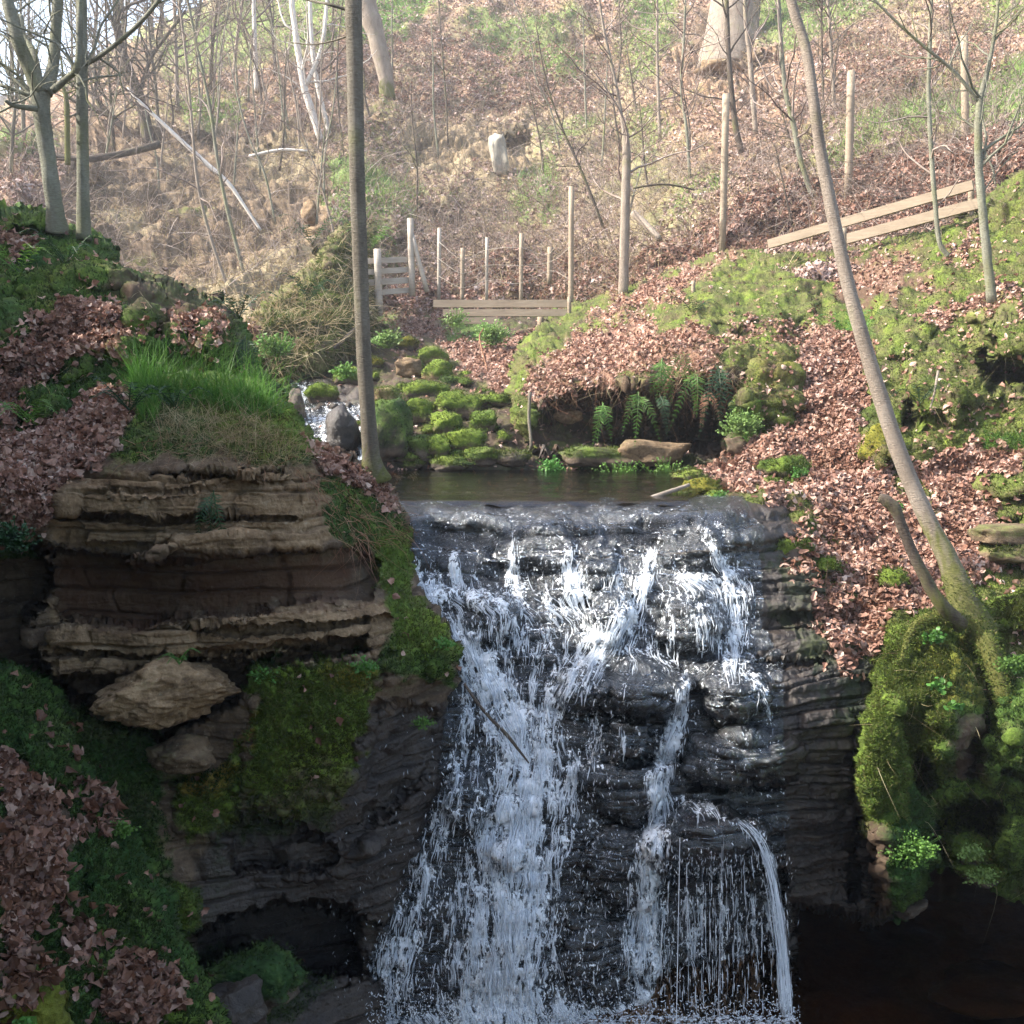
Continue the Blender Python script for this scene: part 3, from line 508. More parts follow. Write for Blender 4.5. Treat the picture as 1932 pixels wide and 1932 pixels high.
# left cliff
clp = patch('sandstone_cliff', [(-700,740),(-200,800),(0,830),(60,800),(130,760),(200,728),(260,705),(400,698),(500,722),(548,768),(580,830),(640,852),(700,888),(745,938),(790,988),(783,1060),(800,1112),(850,1165),(878,1235),(868,1290),(850,1310),(835,1400),(845,1470),(810,1560),(770,1650),(745,1760),(735,1850),(735,2080),(-700,2080)],
  [(-600,700,4.9),(-600,1200,4.2),(-600,2000,3.),(0,830,5.7),(250,720,6.1),(400,715,6.1),(500,735,6.1),(300,800,5.55),(400,830,5.35),(560,830,5.55),(650,880,5.9),(720,930,6.2),(780,990,6.35),(100,905,5.1),(250,885,5.1),(400,862,5.15),(560,880,5.2),(620,920,5.5),
   (100,1000,5.05),(300,1000,5.),(500,1000,5.),(600,1000,5.2),(700,1050,5.6),(780,1060,6.),(100,1200,4.95),(300,1200,4.9),(500,1200,4.9),(700,1200,5.1),(800,1200,5.38),(865,1230,5.55),(200,1350,4.9),(400,1350,4.9),(600,1350,4.85),(700,1350,5.),(820,1350,5.4),
   (200,1550,4.75),(400,1550,4.85),(600,1550,4.9),(750,1550,5.15),(400,1700,4.75),(600,1700,4.98),(720,1700,5.1),(450,1900,4.65),(700,1900,5.),(0,900,4.75),(0,1000,4.8),(0,1250,4.75)], 2,
  relief=[([(-60,1010),(40,1010),(95,1040),(90,1120),(40,1200),(100,1270),(180,1330),(60,1330),(-60,1300)], .55, 12, 12),
    ([(95,1040),(300,1062),(420,1050),(540,1036),(690,1030),(720,1060),(700,1135),(600,1128),(480,1150),(340,1165),(250,1180),(130,1172),(90,1110)], .25, 6, 6),
    ([(110,972),(290,984),(375,977),(560,975),(560,980),(375,983),(290,990),(110,979)], .13, 2.5, 3),
    ([(100,905),(240,925),(300,930),(380,925),(380,975),(290,982),(105,970)], -.10, 4, 5),
    ([(150,985),(310,978),(320,1010),(300,1030),(160,1030)], -.06, 4, 4),
    ([(325,925),(420,910),(560,905),(575,975),(330,976)], .02, 4, 4), ([(300,1034),(330,1010),(600,1000),(600,1032),(420,1044)], -.05, 4, 4),
    ([(228,1062),(280,1032),(330,1030),(300,1060),(250,1074)], -.34, 5, 4),
    ([(415,885),(490,888),(485,906),(430,896)], -.1, 3, 3), ([(280,893),(540,888),(540,894),(280,899)], .12, 3, 5),
    ([(345,1178),(420,1165),(560,1152),(690,1140),(735,1130),(745,1160),(650,1172),(520,1182),(440,1190),(350,1180)], -.13, 4, 6),
    ([(95,1185),(250,1190),(330,1150),(345,1180),(450,1200),(600,1185),(700,1170),(690,1200),(520,1215),(440,1222),(330,1238),(200,1240),(100,1222)], -.08, 4, 6),
    ([(105,1240),(330,1240),(300,1256),(180,1276),(110,1276)], -.05, 4, 4),
    ([(105,1226),(330,1243),(520,1220),(640,1204),(640,1209),(520,1226),(330,1248),(105,1233)], .1, 2.5, 3),
    ([(110,1280),(230,1268),(350,1242),(470,1240),(690,1200),(700,1230),(480,1262),(460,1320),(300,1400),(160,1360)], .4, 8, 8),
    ([(460,1270),(700,1240),(705,1330),(650,1480),(560,1530),(480,1520),(440,1450),(480,1360)], -.05, 16, 34),
    ([(330,1480),(400,1450),(440,1500),(400,1590),(330,1560)], -.05, 12, 10),
    ([(365,1765),(420,1735),(520,1700),(640,1715),(740,1760),(740,1840),(600,1850),(480,1790),(370,1830)], .6, 12, 12),
    ([(415,1540),(560,1560),(640,1600),(620,1640),(440,1640)], .12, 10, 14), ([(700,1330),(830,1330),(840,1450),(700,1560)], .12, 14, 12)],
  bumps=[(845,1230,50,60,.12),(760,1260,40,40,.1),(470,1830,90,50,.12),(340,1720,36,60,.12),(590,1620,80,40,.08)],
  base=dict(moss=.2, mcol=.25, tan=.25, soil=.2),
  masks=[('tan', [(100,900),(600,880),(640,1000),(600,1035),(100,1035)], 1., 8, 8), ('tan', [(95,1130),(760,1130),(740,1230),(460,1260),(100,1280)], .95, 8, 8), ('moss', [(110,900),(600,890),(640,1035),(100,1035)], .05, 8, 12), ('moss', [(140,1140),(700,1130),(740,1190),(460,1250),(110,1280)], .0, 8, 12),
    ('rust', [(100,1060),(700,1050),(640,1130),(380,1160),(240,1190),(110,1160)], .55, 16, 20), ('tan', [(100,1060),(700,1050),(640,1130),(380,1160),(240,1190),(110,1160)], .1, 16, 10), ('moss', [(100,1050),(700,1050),(640,1130),(250,1180),(110,1160)], .08, 12, 20),
    ('moss', [(200,690),(560,690),(620,850),(560,880),(400,850),(250,870),(120,860),(100,800)], .85, 10, 12), ('mcol', [(370,760),(560,760),(600,860),(420,850)], .7, 14, 14),
    ('litter', [(60,800),(200,720),(260,760),(230,830),(170,880),(80,940),(40,1010),(0,1000),(0,850)], .95, 10, 14), ('moss', [(60,800),(200,720),(260,760),(230,830),(170,880),(80,940),(40,1010),(0,1000),(0,850)], .1, 10, 14),
    ('litter', [(580,835),(700,890),(745,945),(740,980),(690,930),(620,890)], .9, 6, 10), ('moss', [(620,890),(740,960),(790,1000),(780,1110),(870,1220),(860,1290),(700,1270),(740,1170),(700,1050),(600,1000)], .85, 10, 16), ('mcol', [(700,1000),(900,1000),(900,1230),(740,1230)], .75, 20, 20),
    ('moss', [(460,1260),(700,1240),(705,1330),(660,1500),(560,1530),(450,1500),(470,1360)], 1., 22, 40), ('mcol', [(460,1260),(700,1240),(705,1330),(660,1500),(560,1530),(450,1500),(470,1360)], .7, 40, 50), ('orange', [(600,1250),(710,1250),(700,1300),(620,1300)], .5, 12, 14),
    ('moss', [(440,1500),(690,1420),(670,1620),(540,1650),(420,1600)], .55, 26, 40), ('moss', [(330,1460),(460,1440),(440,1560),(350,1590)], .9, 12, 14), ('orange', [(340,1440),(460,1440),(420,1500),(340,1500)], .7, 12, 14), ('mcol', [(330,1500),(450,1490),(430,1580),(340,1590)], .7, 12, 14),
    ('orange', [(440,1320),(480,1340),(480,1410),(440,1420)], .9, 8, 8), ('mcol', [(300,1660),(380,1680),(370,1760),(310,1780)], .7, 10, 10), ('moss', [(300,1660),(380,1680),(370,1760),(310,1780)], .95, 10, 10),
    ('moss', [(-50,1280),(300,1380),(320,1700),(-50,1700)], .8, 20, 20), ('mcol', [(-50,1280),(300,1380),(320,1700),(-50,1700)], .1, 20, 20),
    ('wet', [(400,1540),(640,1540),(700,1330),(850,1330),(850,2080),(360,2080),(360,1700)], .95, 16, 16), ('moss', [(700,1330),(860,1330),(860,1650),(720,1640),(560,1700),(420,1600),(640,1560)], .12, 14, 20), ('tan', [(400,1540),(860,1330),(860,2080),(360,2080)], .05, 14, 14),
    ('moss', [(370,1780),(560,1790),(640,1850),(560,1932),(400,1932)], .6, 14, 20), ('moss', [(-60,1000),(60,1000),(80,1050),(-60,1060)], .9, 10, 8)],
  disp=lambda V, N, M, X, Y: mossy_disp(.014, 4., .022, .006, .0)(V, N, M, X, Y)+(1-.85*np.clip(M['moss'], 0, 1))*(.06*blocks(V, 1.3, 5., 11, .18)+.009*blocks(V, 4., 15, 12, .8)+.006*fbm(V, 9, 4, 5)+.004*fbm(V, 40, 2, 6)), rnd=(22, .35), edge=6, label='bedded sandstone cliff left of the waterfall')
# mound behind the cliff top, climbing away to the left out of frame
mdp = patch('mossy_mound', [(-900,-350),(-500,-100),(-330,250),(-120,385),(0,402),(40,393),(90,402),(118,432),(200,458),(222,505),(280,532),(335,546),(385,562),(432,592),(466,640),(488,696),(530,740),(560,800),(600,860),(650,960),(-900,960)],
  [(-850,-300,6.5),(-600,100,6.3),(-850,900,4.5),(-300,400,7.2),(0,420,7.6),(100,440,7.8),(200,500,7.4),(300,560,7.3),(430,620,7.4),(0,600,6.6),(200,600,6.7),(400,640,6.9),(0,750,6.),(200,720,6.2),(350,700,6.5),(480,720,6.9),(0,900,5.4),(400,900,6.),(560,860,6.6)], 2.2,
  relief=[([(260,620),(330,640),(320,680),(250,680)], .12, 8, 8), ([(0,560),(30,540),(60,580),(0,600)], .15, 8, 8)],
  bumps=[(270,580,45,42,.3),(65,410,55,30,.25),(260,660,50,26,.2),(410,640,34,60,.25),(150,540,50,34,.12),(100,680,60,50,.15),(80,770,50,40,.15),(200,520,50,30,.1),(340,620,40,40,.14),(20,640,40,50,.2),(500,740,30,30,.15)],
  base=dict(moss=.85, mcol=.3, soil=.6), masks=[('litter', [(60,640),(130,590),(210,585),(265,620),(230,660),(120,670),(60,720),(20,790),(0,820),(0,700)], .95, 10, 14), ('moss', [(60,640),(130,590),(210,585),(265,620),(230,660),(120,670),(60,720),(20,790),(0,820),(0,700)], .1, 10, 14),
     ('litter', [(0,440),(80,450),(60,480),(0,480)], .6, 8, 10), ('soil', [(190,540),(430,560),(450,640),(300,650)], .9, 10, 10), ('moss', [(180,500),(440,560),(440,610),(320,640),(220,560)], .45, 14, 20), ('litter', [(330,600),(400,600),(410,660),(330,650)], .5, 10, 10),
     ('tan', [(380,660),(480,640),(480,700),(400,700)], .4, 10, 10)],
  disp=mossy_disp(.09, 2.4, .022, .04, .03), rnd=(26, .9), edge=7, label='dark mossy mound on top of the left cliff')
# bank at bottom left
blp = patch('leafy_bank', [(-300,1180),(-50,1235),(50,1262),(110,1310),(150,1400),(180,1480),(250,1560),(300,1640),(330,1720),(350,1790),(380,1860),(430,1930),(470,2080),(-300,2080)],
  [(-250,1250,3.9),(-250,2000,2.3),(0,1290,4.4),(0,1500,3.9),(0,1700,3.4),(0,1900,2.95),(150,1500,4.35),(200,1700,3.9),(300,1900,3.5),(330,1750,4.1),(100,1900,3.2),(400,1950,3.7)], 2.2,
  relief=[([(130,1640),(170,1630),(180,1690),(140,1700)], .1, 6, 8)], bumps=[(60,1880,90,50,.14),(280,1730,50,60,.12),(80,1600,60,50,.1),(150,1820,60,40,.1),(100,1420,60,60,.12),(350,1900,50,40,.1),(200,1600,40,60,.1)],
  base=dict(moss=.9, mcol=.1, soil=.6),
  masks=[('litter', [(0,1430),(40,1440),(90,1520),(60,1580),(120,1560),(150,1560),(100,1620),(90,1700),(40,1780),(0,1800)], .95, 8, 14), ('moss', [(0,1430),(40,1440),(90,1520),(150,1550),(90,1700),(40,1780),(0,1800)], .1, 8, 14),
     ('litter', [(180,1870),(230,1810),(290,1830),(330,1880),(300,1932),(230,1932),(190,1920)], .95, 6, 10), ('litter', [(0,1810),(60,1820),(80,1870),(20,1880),(0,1900)], .9, 6, 10), ('litter', [(150,1470),(200,1490),(220,1560),(180,1580)], .8, 6, 12),
     ('litter', [(90,1720),(160,1740),(200,1800),(150,1810)], .5, 10, 20), ('mcol', [(0,1870),(100,1860),(140,1960),(0,1960)], .6, 14, 14), ('orange', [(0,1880),(120,1880),(130,1960),(0,1960)], .3, 14, 14), ('mcol', [(120,1700),(230,1780),(200,1932),(120,1900)], .3, 14, 14), ('mcol', [(250,1890),(400,1890),(400,1960),(250,1960)], .4, 10, 10)],
  disp=mossy_disp(.05, 3.5, .022, .03, .0), rnd=(24, .4), edge=7, label='bottom left bank of dark moss and leaves')
# base ground far below and all round so that nothing floats over the void
gv = []; S = 90; g = np.linspace(-60, 60, S+1)
GX, GY = np.meshgrid(g, g+50); GZ = -5.2+0*GX
GZ += np.clip((GY-19), 0, 60)*.62+np.clip(-(GX+9), 0, 40)*.5*(GY < 24)+.3*fbm(np.stack([GX, GY, 0*GX], -1), .2, 3)
ii = np.arange((S+1)**2).reshape(S+1, S+1)
gf = np.stack([ii[:-1, :-1], ii[:-1, 1:], ii[1:, 1:], ii[1:, :-1]], -1).reshape(-1, 4)
ctr = np.stack([GX, GY], -1).reshape(-1, 2)[gf].mean(1)
GZ = np.where((GY > 14) & (GY < 110), np.minimum(GZ, -5.2+np.clip(GY-30, 0, 100)*.2), GZ)
o = mesh('ground', np.stack([GX, GY, GZ], -1).reshape(-1, 3), [gf], M_TH, None, {'soil': np.ones((S+1)**2)}); tag(o, 'valley ground', None, None, 'structure')
ny, nx = 60, 70; yy_ = np.linspace(-3, 5.7, ny)[:, None]+np.zeros((1, nx)); tt = np.linspace(0, 1, nx)[None]**1.6+np.zeros((ny, 1))  # unseen bank left of the frame, added and shaped to shade the lower falls
xx_ = -(.53*np.maximum(yy_, 0)+.45)-tt*11; ht = -2.8+4.9*smooth(0, .09, tt)+tt*4.5; Vb = np.stack([xx_, yy_, ht], -1); Vb[..., 2] += .22*fbm(Vb, .9, 4, 3)*smooth(0, .05, tt)
ii = np.arange(ny*nx).reshape(ny, nx); tag(mesh('left_shade_bank', Vb.reshape(-1, 3), [np.stack([ii[:-1, :-1], ii[1:, :-1], ii[1:, 1:], ii[:-1, 1:]], -1).reshape(-1, 4)], M_T, None, {'moss': np.full(ny*nx, .7), 'soil': np.ones(ny*nx), 'mcol': np.full(ny*nx, .3)}), 'high left bank of the gorge, out of view, shaped to shade the falls', None, None, 'structure')
# ---------------------------------------------------------------- water
def plane_water(name, x0, x1, ya, yb, z, mat, res, amp, label):
    nx = int((x1-x0)/res); ny = int((yb-ya)/res); X, Y = np.meshgrid(np.linspace(x0, x1, nx), np.linspace(ya, yb, ny))
    Z = z+amp*fbm(np.stack([X*.8, Y*1.6, 0*X], -1), 3., 3, 5)
    if name == 'upper_pool': Z = lip(X, Y, Z)
    i = np.arange(nx*ny).reshape(ny, nx); f = np.stack([i[:-1, :-1], i[:-1, 1:], i[1:, 1:], i[1:, :-1]], -1).reshape(-1, 4)
    if name == 'upper_pool':
        lim = (np.interp(Y, [6.2, 6.9, 7.4, 8.2, 11], [1330, 1310, 1330, 1420, 1450])-CX)/F*Y+.05*noise(np.stack([X*0, Y, 0*X], -1), 2, 4); kk = (X < lim).ravel(); f = f[kk[f].all(1)]
    o = mesh(name, np.stack([X, Y, Z], -1).reshape(-1, 3), [f], mat); tag(o, label, None, None, 'structure'); return o
def lip(X, Y, Z): e = 6.74+.06*noise(np.stack([X, 0*X, 0*X], -1), 3, 5)+.05*noise(np.stack([X, 0*X, 0*X], -1), 9, 6); return Z-.24*(np.clip(e-Y, 0, 1)/.4)**2
ZP = float(P(1000, 952, 6.56).z)+.012
plane_water('upper_pool', -2.2, 2.8, 6.6, 10.8, ZP, M_POOL, .04, .006, 'shallow brown pool above the waterfall')
ZL = float(P(1000, 1952, 5.0).z)
plane_water('plunge_pool', -2.6, 5.5, 2.6, 8.5, ZL, M_LPOOL, .05, .012, 'dark plunge pool under the waterfall')
patch('plunge_bed', [(500,1500),(2250,1500),(2250,2150),(500,2150)], [(500,1500,8.9),(2250,1500,8.9),(500,2150,4.75),(2250,2150,4.75)], 8, base=dict(soil=.3, wet=.2, tan=.9, rust=.5), disp=mossy_disp(.07, 2), label='bed of the plunge pool')
# ---------------------------------------------------------------- scatter
rng = np.random.RandomState(11)
def sample(name, n, key, thr=.35, sdmax=-3, box=None, frame=True, seed=None):
    p = PATCH[name]; wgt = np.clip(key(p['M']), 0, 1)*(p['sd'] < sdmax)
    if frame: wgt = wgt*(p['X'] > -60)*(p['X'] < 2000)*(p['Y'] > -60)*(p['Y'] < 2000)
    if box is not None: wgt = wgt*(sdf(p['X'], p['Y'], box) < 0)
    wgt = np.where(wgt > thr, wgt, 0)
    # weight by area in space, tempered so that near ground is not starved
    wgt = wgt.ravel(); s = wgt.sum()
    if s <= 0: return np.zeros((0, 3)), np.zeros((0, 3))
    r_ = rng if seed is None else np.random.RandomState(seed)
    i = r_.choice(len(wgt), n, p=wgt/s); V = p['V'].reshape(-1, 3); N = p['N'].reshape(-1, 3)
    w_ = p['V'].shape[1]; j = np.clip(i+1, 0, len(V)-1); k = np.clip(i+w_, 0, len(V)-1)
    a = r_.rand(n, 1)-.5; b = r_.rand(n, 1)-.5
    dv1 = V[j]-V[i]; dv2 = V[k]-V[i]
    for dv in (dv1, dv2):
        L = np.linalg.norm(dv, axis=1); dv[L > .3] = 0
    return V[i]+a*dv1+b*dv2, N[i]
def frames(N, r_, tilt=.5, up=None):
    """random rotation matrices whose third axis is near N"""
    n = len(N); Z = N+tilt*r_.normal(size=(n, 3)); Z /= np.linalg.norm(Z, axis=1)[:, None]
    A = r_.normal(size=(n, 3)); A -= Z*(A*Z).sum(1)[:, None]; A /= np.linalg.norm(A, axis=1)[:, None]; B = np.cross(Z, A)
    return np.stack([A, B, Z], -1)
def inst(tv, tf, pos, Rm, scale):
    n = len(pos); V = np.einsum('nij,vj->nvi', Rm, tv)*scale[:, None, None]+pos[:, None]
    F_ = tf[None]+np.arange(n)[:, None, None]*len(tv); return V.reshape(-1, 3), F_.reshape(-1, tf.shape[1])
M_LEAFP = island_mat('pale_dead_leaf', [(.17, .11, .09), (.42, .29, .25), (.58, .45, .41), (.34, .20, .165), (.68, .58, .54), (.24, .15, .12), (.5, .38, .34)], .7, .15)
def leaf_tmpl(kind, seed):
    r_ = np.random.RandomState(seed); rows = 5 if kind == 'near' else 3
    ws = {'near': [.10, .30, .36, .27, .06], 'far': [.2, .38, .16]}[kind]; V = []
    curl = r_.uniform(-1.5, 1.5); fold = r_.uniform(-.5, .9); tw = r_.uniform(-1.4, 1.4)
    for i in range(rows):
        t = i/(rows-1); wd = ws[i]*(1+.38*r_.randn()) 
        zc = curl*(t-.5)**2*1.2; a = tw*(t-.5)
        for s in (-1, 0, 1):
            x = s*wd; z = zc+abs(s)*wd*fold
            V.append((x*math.cos(a), t-.5, z+x*math.sin(a)))
    Fs = [(i*3+j, i*3+j+1, i*3+j+4, i*3+j+3) for i in range(rows-1) for j in (0, 1)]
    return np.array(V), np.array(Fs)
def scatter_leaves(oname, specs, kind, mat, label, size, tilt=.55, lift=.01, seed=1):
    r_ = np.random.RandomState(seed); Vs, Fs, n0 = [], [], 0; sm = []
    for nm, n, key, thr, box in specs:
        p, N = sample(nm, int(n/Q), key, thr, box=box, seed=seed+n % 97); sm.append((p, N))
    p = np.concatenate([a for a, _ in sm]); N = np.concatenate([b for _, b in sm]); T = 12; part = r_.randint(0, T, len(p))
    for t in range(T):
        tv, tf = leaf_tmpl(kind, seed*20+t); q = part == t; m = q.sum()
        if not m: continue
        sc = size*r_.uniform(.45, 1.35, m); V, f = inst(tv, tf, p[q]+N[q]*(lift+.02*r_.rand(m, 1)), frames(N[q]*.8+np.array([0, 0, .35]), r_, tilt), sc)
        Vs.append(V); Fs.append(f+n0); n0 += len(V)
    o = mesh(oname, np.concatenate(Vs), [np.concatenate(Fs)], mat, None, None, False); return tag(o, label, 'leaf litter', None, 'stuff')
LIT = lambda M: M['litter']
ANY = lambda M: 0*M['litter']+1
scatter_leaves('fallen_leaves', [('waterfall_rock', 500, LIT, .12, None), ('right_bank', 46000, LIT, .12, None), ('right_bank', 3500, ANY, .1, None), ('streambed', 6000, LIT, .12, None), ('streambed', 1200, ANY, .1, None), ('gorge_side', 3000, LIT, .3, None)], 'near', M_LEAF, 'pinkish brown beech leaves drifted over the right bank', .052, .6, .012, 3)
scatter_leaves('fallen_leaves', [('hillside', 85000, lambda M: np.maximum(M['litter']*(M['tan'] < .3), .16*M['tan']), .1, [(-60,120),(420,-40),(2000,-40),(2000,700),(-60,700)])], 'far', M_LEAFP, 'pale dead leaves strewn over the far hillside', .075, .6, .02, 5)
scatter_leaves('fallen_leaves', [('hillside', 17000, ANY, .1, [(1180,560),(1450,470),(1960,370),(1960,240),(1640,300),(1400,400),(1180,470)]), ('hillside', 5000, ANY, .1, [(690,600),(780,520),(1180,480),(1180,620)]), ('hillside', 5000, ANY, .1, [(640,60),(900,60),(1200,100),(1100,220),(800,200),(640,160)]), ('hillside', 3000, ANY, .1, [(1560,80),(1900,60),(1900,150),(1560,200)])], 'far', M_LEAF, 'pink brown leaves banked up behind the planks on the slope', .075, .6, .03, 15)
scatter_leaves('fallen_leaves', [('mossy_mound', 7500, LIT, .12, None), ('mossy_mound', 500, ANY, .1, None), ('sandstone_cliff', 4200, LIT, .12, None), ('sandstone_cliff', 60, lambda M: M['moss'], .5, None)], 'near', M_LEAF, 'brown leaves heaped on the ledges of the left cliff', .043, .7, .02, 7)
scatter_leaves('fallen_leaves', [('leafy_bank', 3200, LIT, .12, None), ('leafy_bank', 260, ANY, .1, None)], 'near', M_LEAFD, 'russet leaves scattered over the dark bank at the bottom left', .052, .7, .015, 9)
def blades(oname, specs, mat, label, h, wd, seed=1, up=.5, bend=.3, cat='moss', segs=1, spread=.5, parent=None, kind='stuff'):
    r_ = np.random.RandomState(seed); sm = [sample(nm, int(n/Q), key, thr, box=box, seed=seed+n % 89) for nm, n, key, thr, box in specs]
    p = np.concatenate([a for a, _ in sm]); N = np.concatenate([b for _, b in sm]); n = len(p)
    D = N*(1-up)+np.array([0, 0, up])+spread*r_.normal(size=(n, 3)); D /= np.linalg.norm(D, axis=1)[:, None]
    Sd = np.cross(D, r_.normal(size=(n, 3))); Sd /= np.linalg.norm(Sd, axis=1)[:, None]; H = h*r_.uniform(.5, 1.3, (n, 1)); B = bend*r_.normal(size=(n, 3)); B[:, 2] -= abs(bend)*.6
    if segs == 1:
        V = np.stack([p-Sd*wd/2, p+Sd*wd/2, p+D*H+B*H*.3], 1).reshape(-1, 3); f = np.arange(3*n).reshape(n, 3)
        o = mesh(oname, V, [f], mat, parent, None, False)
    else:
        rows = []
        for k in range(segs+1):
            t = k/segs; c = p+D*H*t+B*H*t*t; rows += [c-Sd*wd/2*(1-t*.95), c+Sd*wd/2*(1-t*.95)]
        V = np.stack(rows, 1); m = 2*(segs+1); f = np.array([(2*k, 2*k+1, 2*k+3, 2*k+2) for k in range(segs)])
        o = mesh(oname, V.reshape(-1, 3), [(f[None]+np.arange(n)[:, None, None]*m).reshape(-1, 4)], mat, parent, None, False)
    return tag(o, label, cat, None, kind)
MB_ = lambda M: M['moss']*(M['mcol'] > .45)
MD_ = lambda M: M['moss']*(M['mcol'] <= .45)
blades('moss_tufts', [('right_bank', 120000, MB_, .5, None), ('streambed', 26000, MB_, .5, None), ('mossy_outcrop', 60000, MB_, .5, None), ('gorge_side', 12000, MB_, .4, None)], M_MOSSB, 'yellow green moss covering the right bank and outcrop', .020, .008, 21)
blades('moss_tufts', [('sandstone_cliff', 26000, MB_, .5, None), ('mossy_mound', 9000, MB_, .5, None)], M_MOSSB, 'olive green moss hanging on the left cliff', .022, .007, 22)
blades('moss_tufts', [('sandstone_cliff', 30000, MD_, .5, None), ('mossy_mound', 40000, MD_, .5, None), ('mossy_outcrop', 20000, MD_, .5, None), ('leafy_bank', 40000, MD_, .5, None)], M_MOSSD, 'dark green moss on the shaded rocks', .022, .007, 23)
blades('grass', [('hillside', 16000, lambda M: M['green'], .3, None)], M_GRASSP, 'fresh pale grass in patches on the far hillside', .22, .02, 24, cat='grass', segs=2, bend=.5)
blades('grass', [('hillside', 34000, lambda M: M['dry']+.12, .1, [(0,120),(420,-40),(2000,-40),(1400,700),(500,640),(0,600)])], M_DRY, 'dry tan grass hanging on the steep hillside', .24, .016, 25, cat='grass', segs=2, bend=.7, up=.3)
blades('moss_tufts', [('gorge_side', 30000, lambda M: M['moss'], .1, None)], M_MOSSB, 'moss and short growth draped on the left stream bank', .06, .012, 28, up=-.6)
blades('grass', [('gorge_side', 2600, ANY, .1, None)], M_DRY, 'dry grass hanging down the left stream bank', .28, .010, 29, cat='grass', segs=3, bend=.6, up=-.5, spread=.4)
blades('grass', [('streambed', 1500, lambda M: M['green'], .3, None), ('right_bank', 1500, lambda M: M['green'], .3, None), ('gorge_side', 900, lambda M: M['dry'], .1, None)], M_GRASS, 'small green grass tufts beside the stream', .09, .007, 26, cat='grass', segs=3, bend=.5)
# ---------------------------------------------------------------- waterfall
STREAMS = [  # centre line, widths, intensity
 ([(800,1040),(797,1090),(815,1130)], [14,22,26], .9), ([(858,1035),(858,1075),(862,1112)], [6,9,12], .9), ([(830,1045),(832,1110)], [5,9], .6),
 ([(963,1000),(970,1050),(975,1112)], [5,12,22], .95), ([(1082,1012),(1074,1060),(1085,1112)], [8,18,26], .95), ([(1165,1035),(1170,1100)], [7,14], .85),
 ([(1242,1004),(1225,1060),(1208,1115),(1190,1165),(1150,1215),(1100,1250)], [7,14,18,30,26,20], 1.1), ([(1325,978),(1345,1035),(1375,1090),(1388,1150),(1385,1205),(1383,1248)], [5,9,14,18,24,24], .95),
 ([(1235,1085),(1300,1088),(1390,1094)], [10,14,14], .8), ([(1400,1090),(1412,1150),(1405,1180)], [4,7,6], .5),
 ([(812,1128),(880,1130),(960,1140),(1080,1150)], [12,16,20,18], .75),
 ([(840,1140),(880,1220),(930,1300),(970,1370),(1000,1430),(985,1520),(960,1640),(945,1780),(940,1940)], [16,26,34,40,52,62,70,78,84], 1.3),
 ([(975,1120),(960,1200),(940,1260),(960,1330)], [18,20,22,24], .7), ([(1090,1130),(1125,1195),(1090,1250),(1045,1320),(1020,1400)], [20,24,26,26,30], .9),
 ([(1150,1215),(1200,1232),(1260,1250)], [12,10,8], .5), ([(1000,1150),(1040,1210),(1000,1290)], [12,14,16], .6),
 ([(875,1250),(885,1360),(850,1500),(800,1640),(760,1780),(710,1940)], [6,12,20,30,40,48], .62),
 ([(870,1290),(880,1400),(890,1440)], [10,16,20], .6),
 ([(1120,1300),(1128,1380),(1120,1440)], [8,12,10], .6), ([(1180,1280),(1170,1340),(1175,1420)], [4,5,5], .55), ([(1050,1400),(1080,1440),(1070,1520),(1050,1640)], [18,20,18,14], .6),
 ([(1290,1255),(1292,1320),(1265,1410),(1240,1480),(1242,1540),(1225,1640),(1215,1780),(1212,1940)], [9,15,20,18,20,26,30,32], 1.1), ([(1240,1500),(1290,1515),(1340,1525)], [12,10,8], .6),
 ([(1300,1265),(1370,1258),(1425,1280),(1445,1330),(1458,1400)], [6,6,6,6,4], .65), ([(1330,1530),(1420,1560),(1455,1620)], [5,8,12], .5),
 *[([(x_, 1600+k_*3), (x_+d_, 1740), (x_+d_*2.2, 1945)], [3+k_ % 3, 7, 11], .5+.12*(k_ % 2)) for k_, (x_, d_) in enumerate([(1262,-4),(1296,5),(1322,-3),(1358,4),(1384,9),(1412,6),(1436,14),(1452,12)])],
 ([(1100,1700),(1110,1850),(1115,1940)], [14,20,26], .35), ([(1040,1640),(1045,1800),(1050,1940)], [16,20,26], .45),
 ([(700,1930),(1000,1915),(1300,1915),(1480,1925)], [26,26,26,24], .75)]
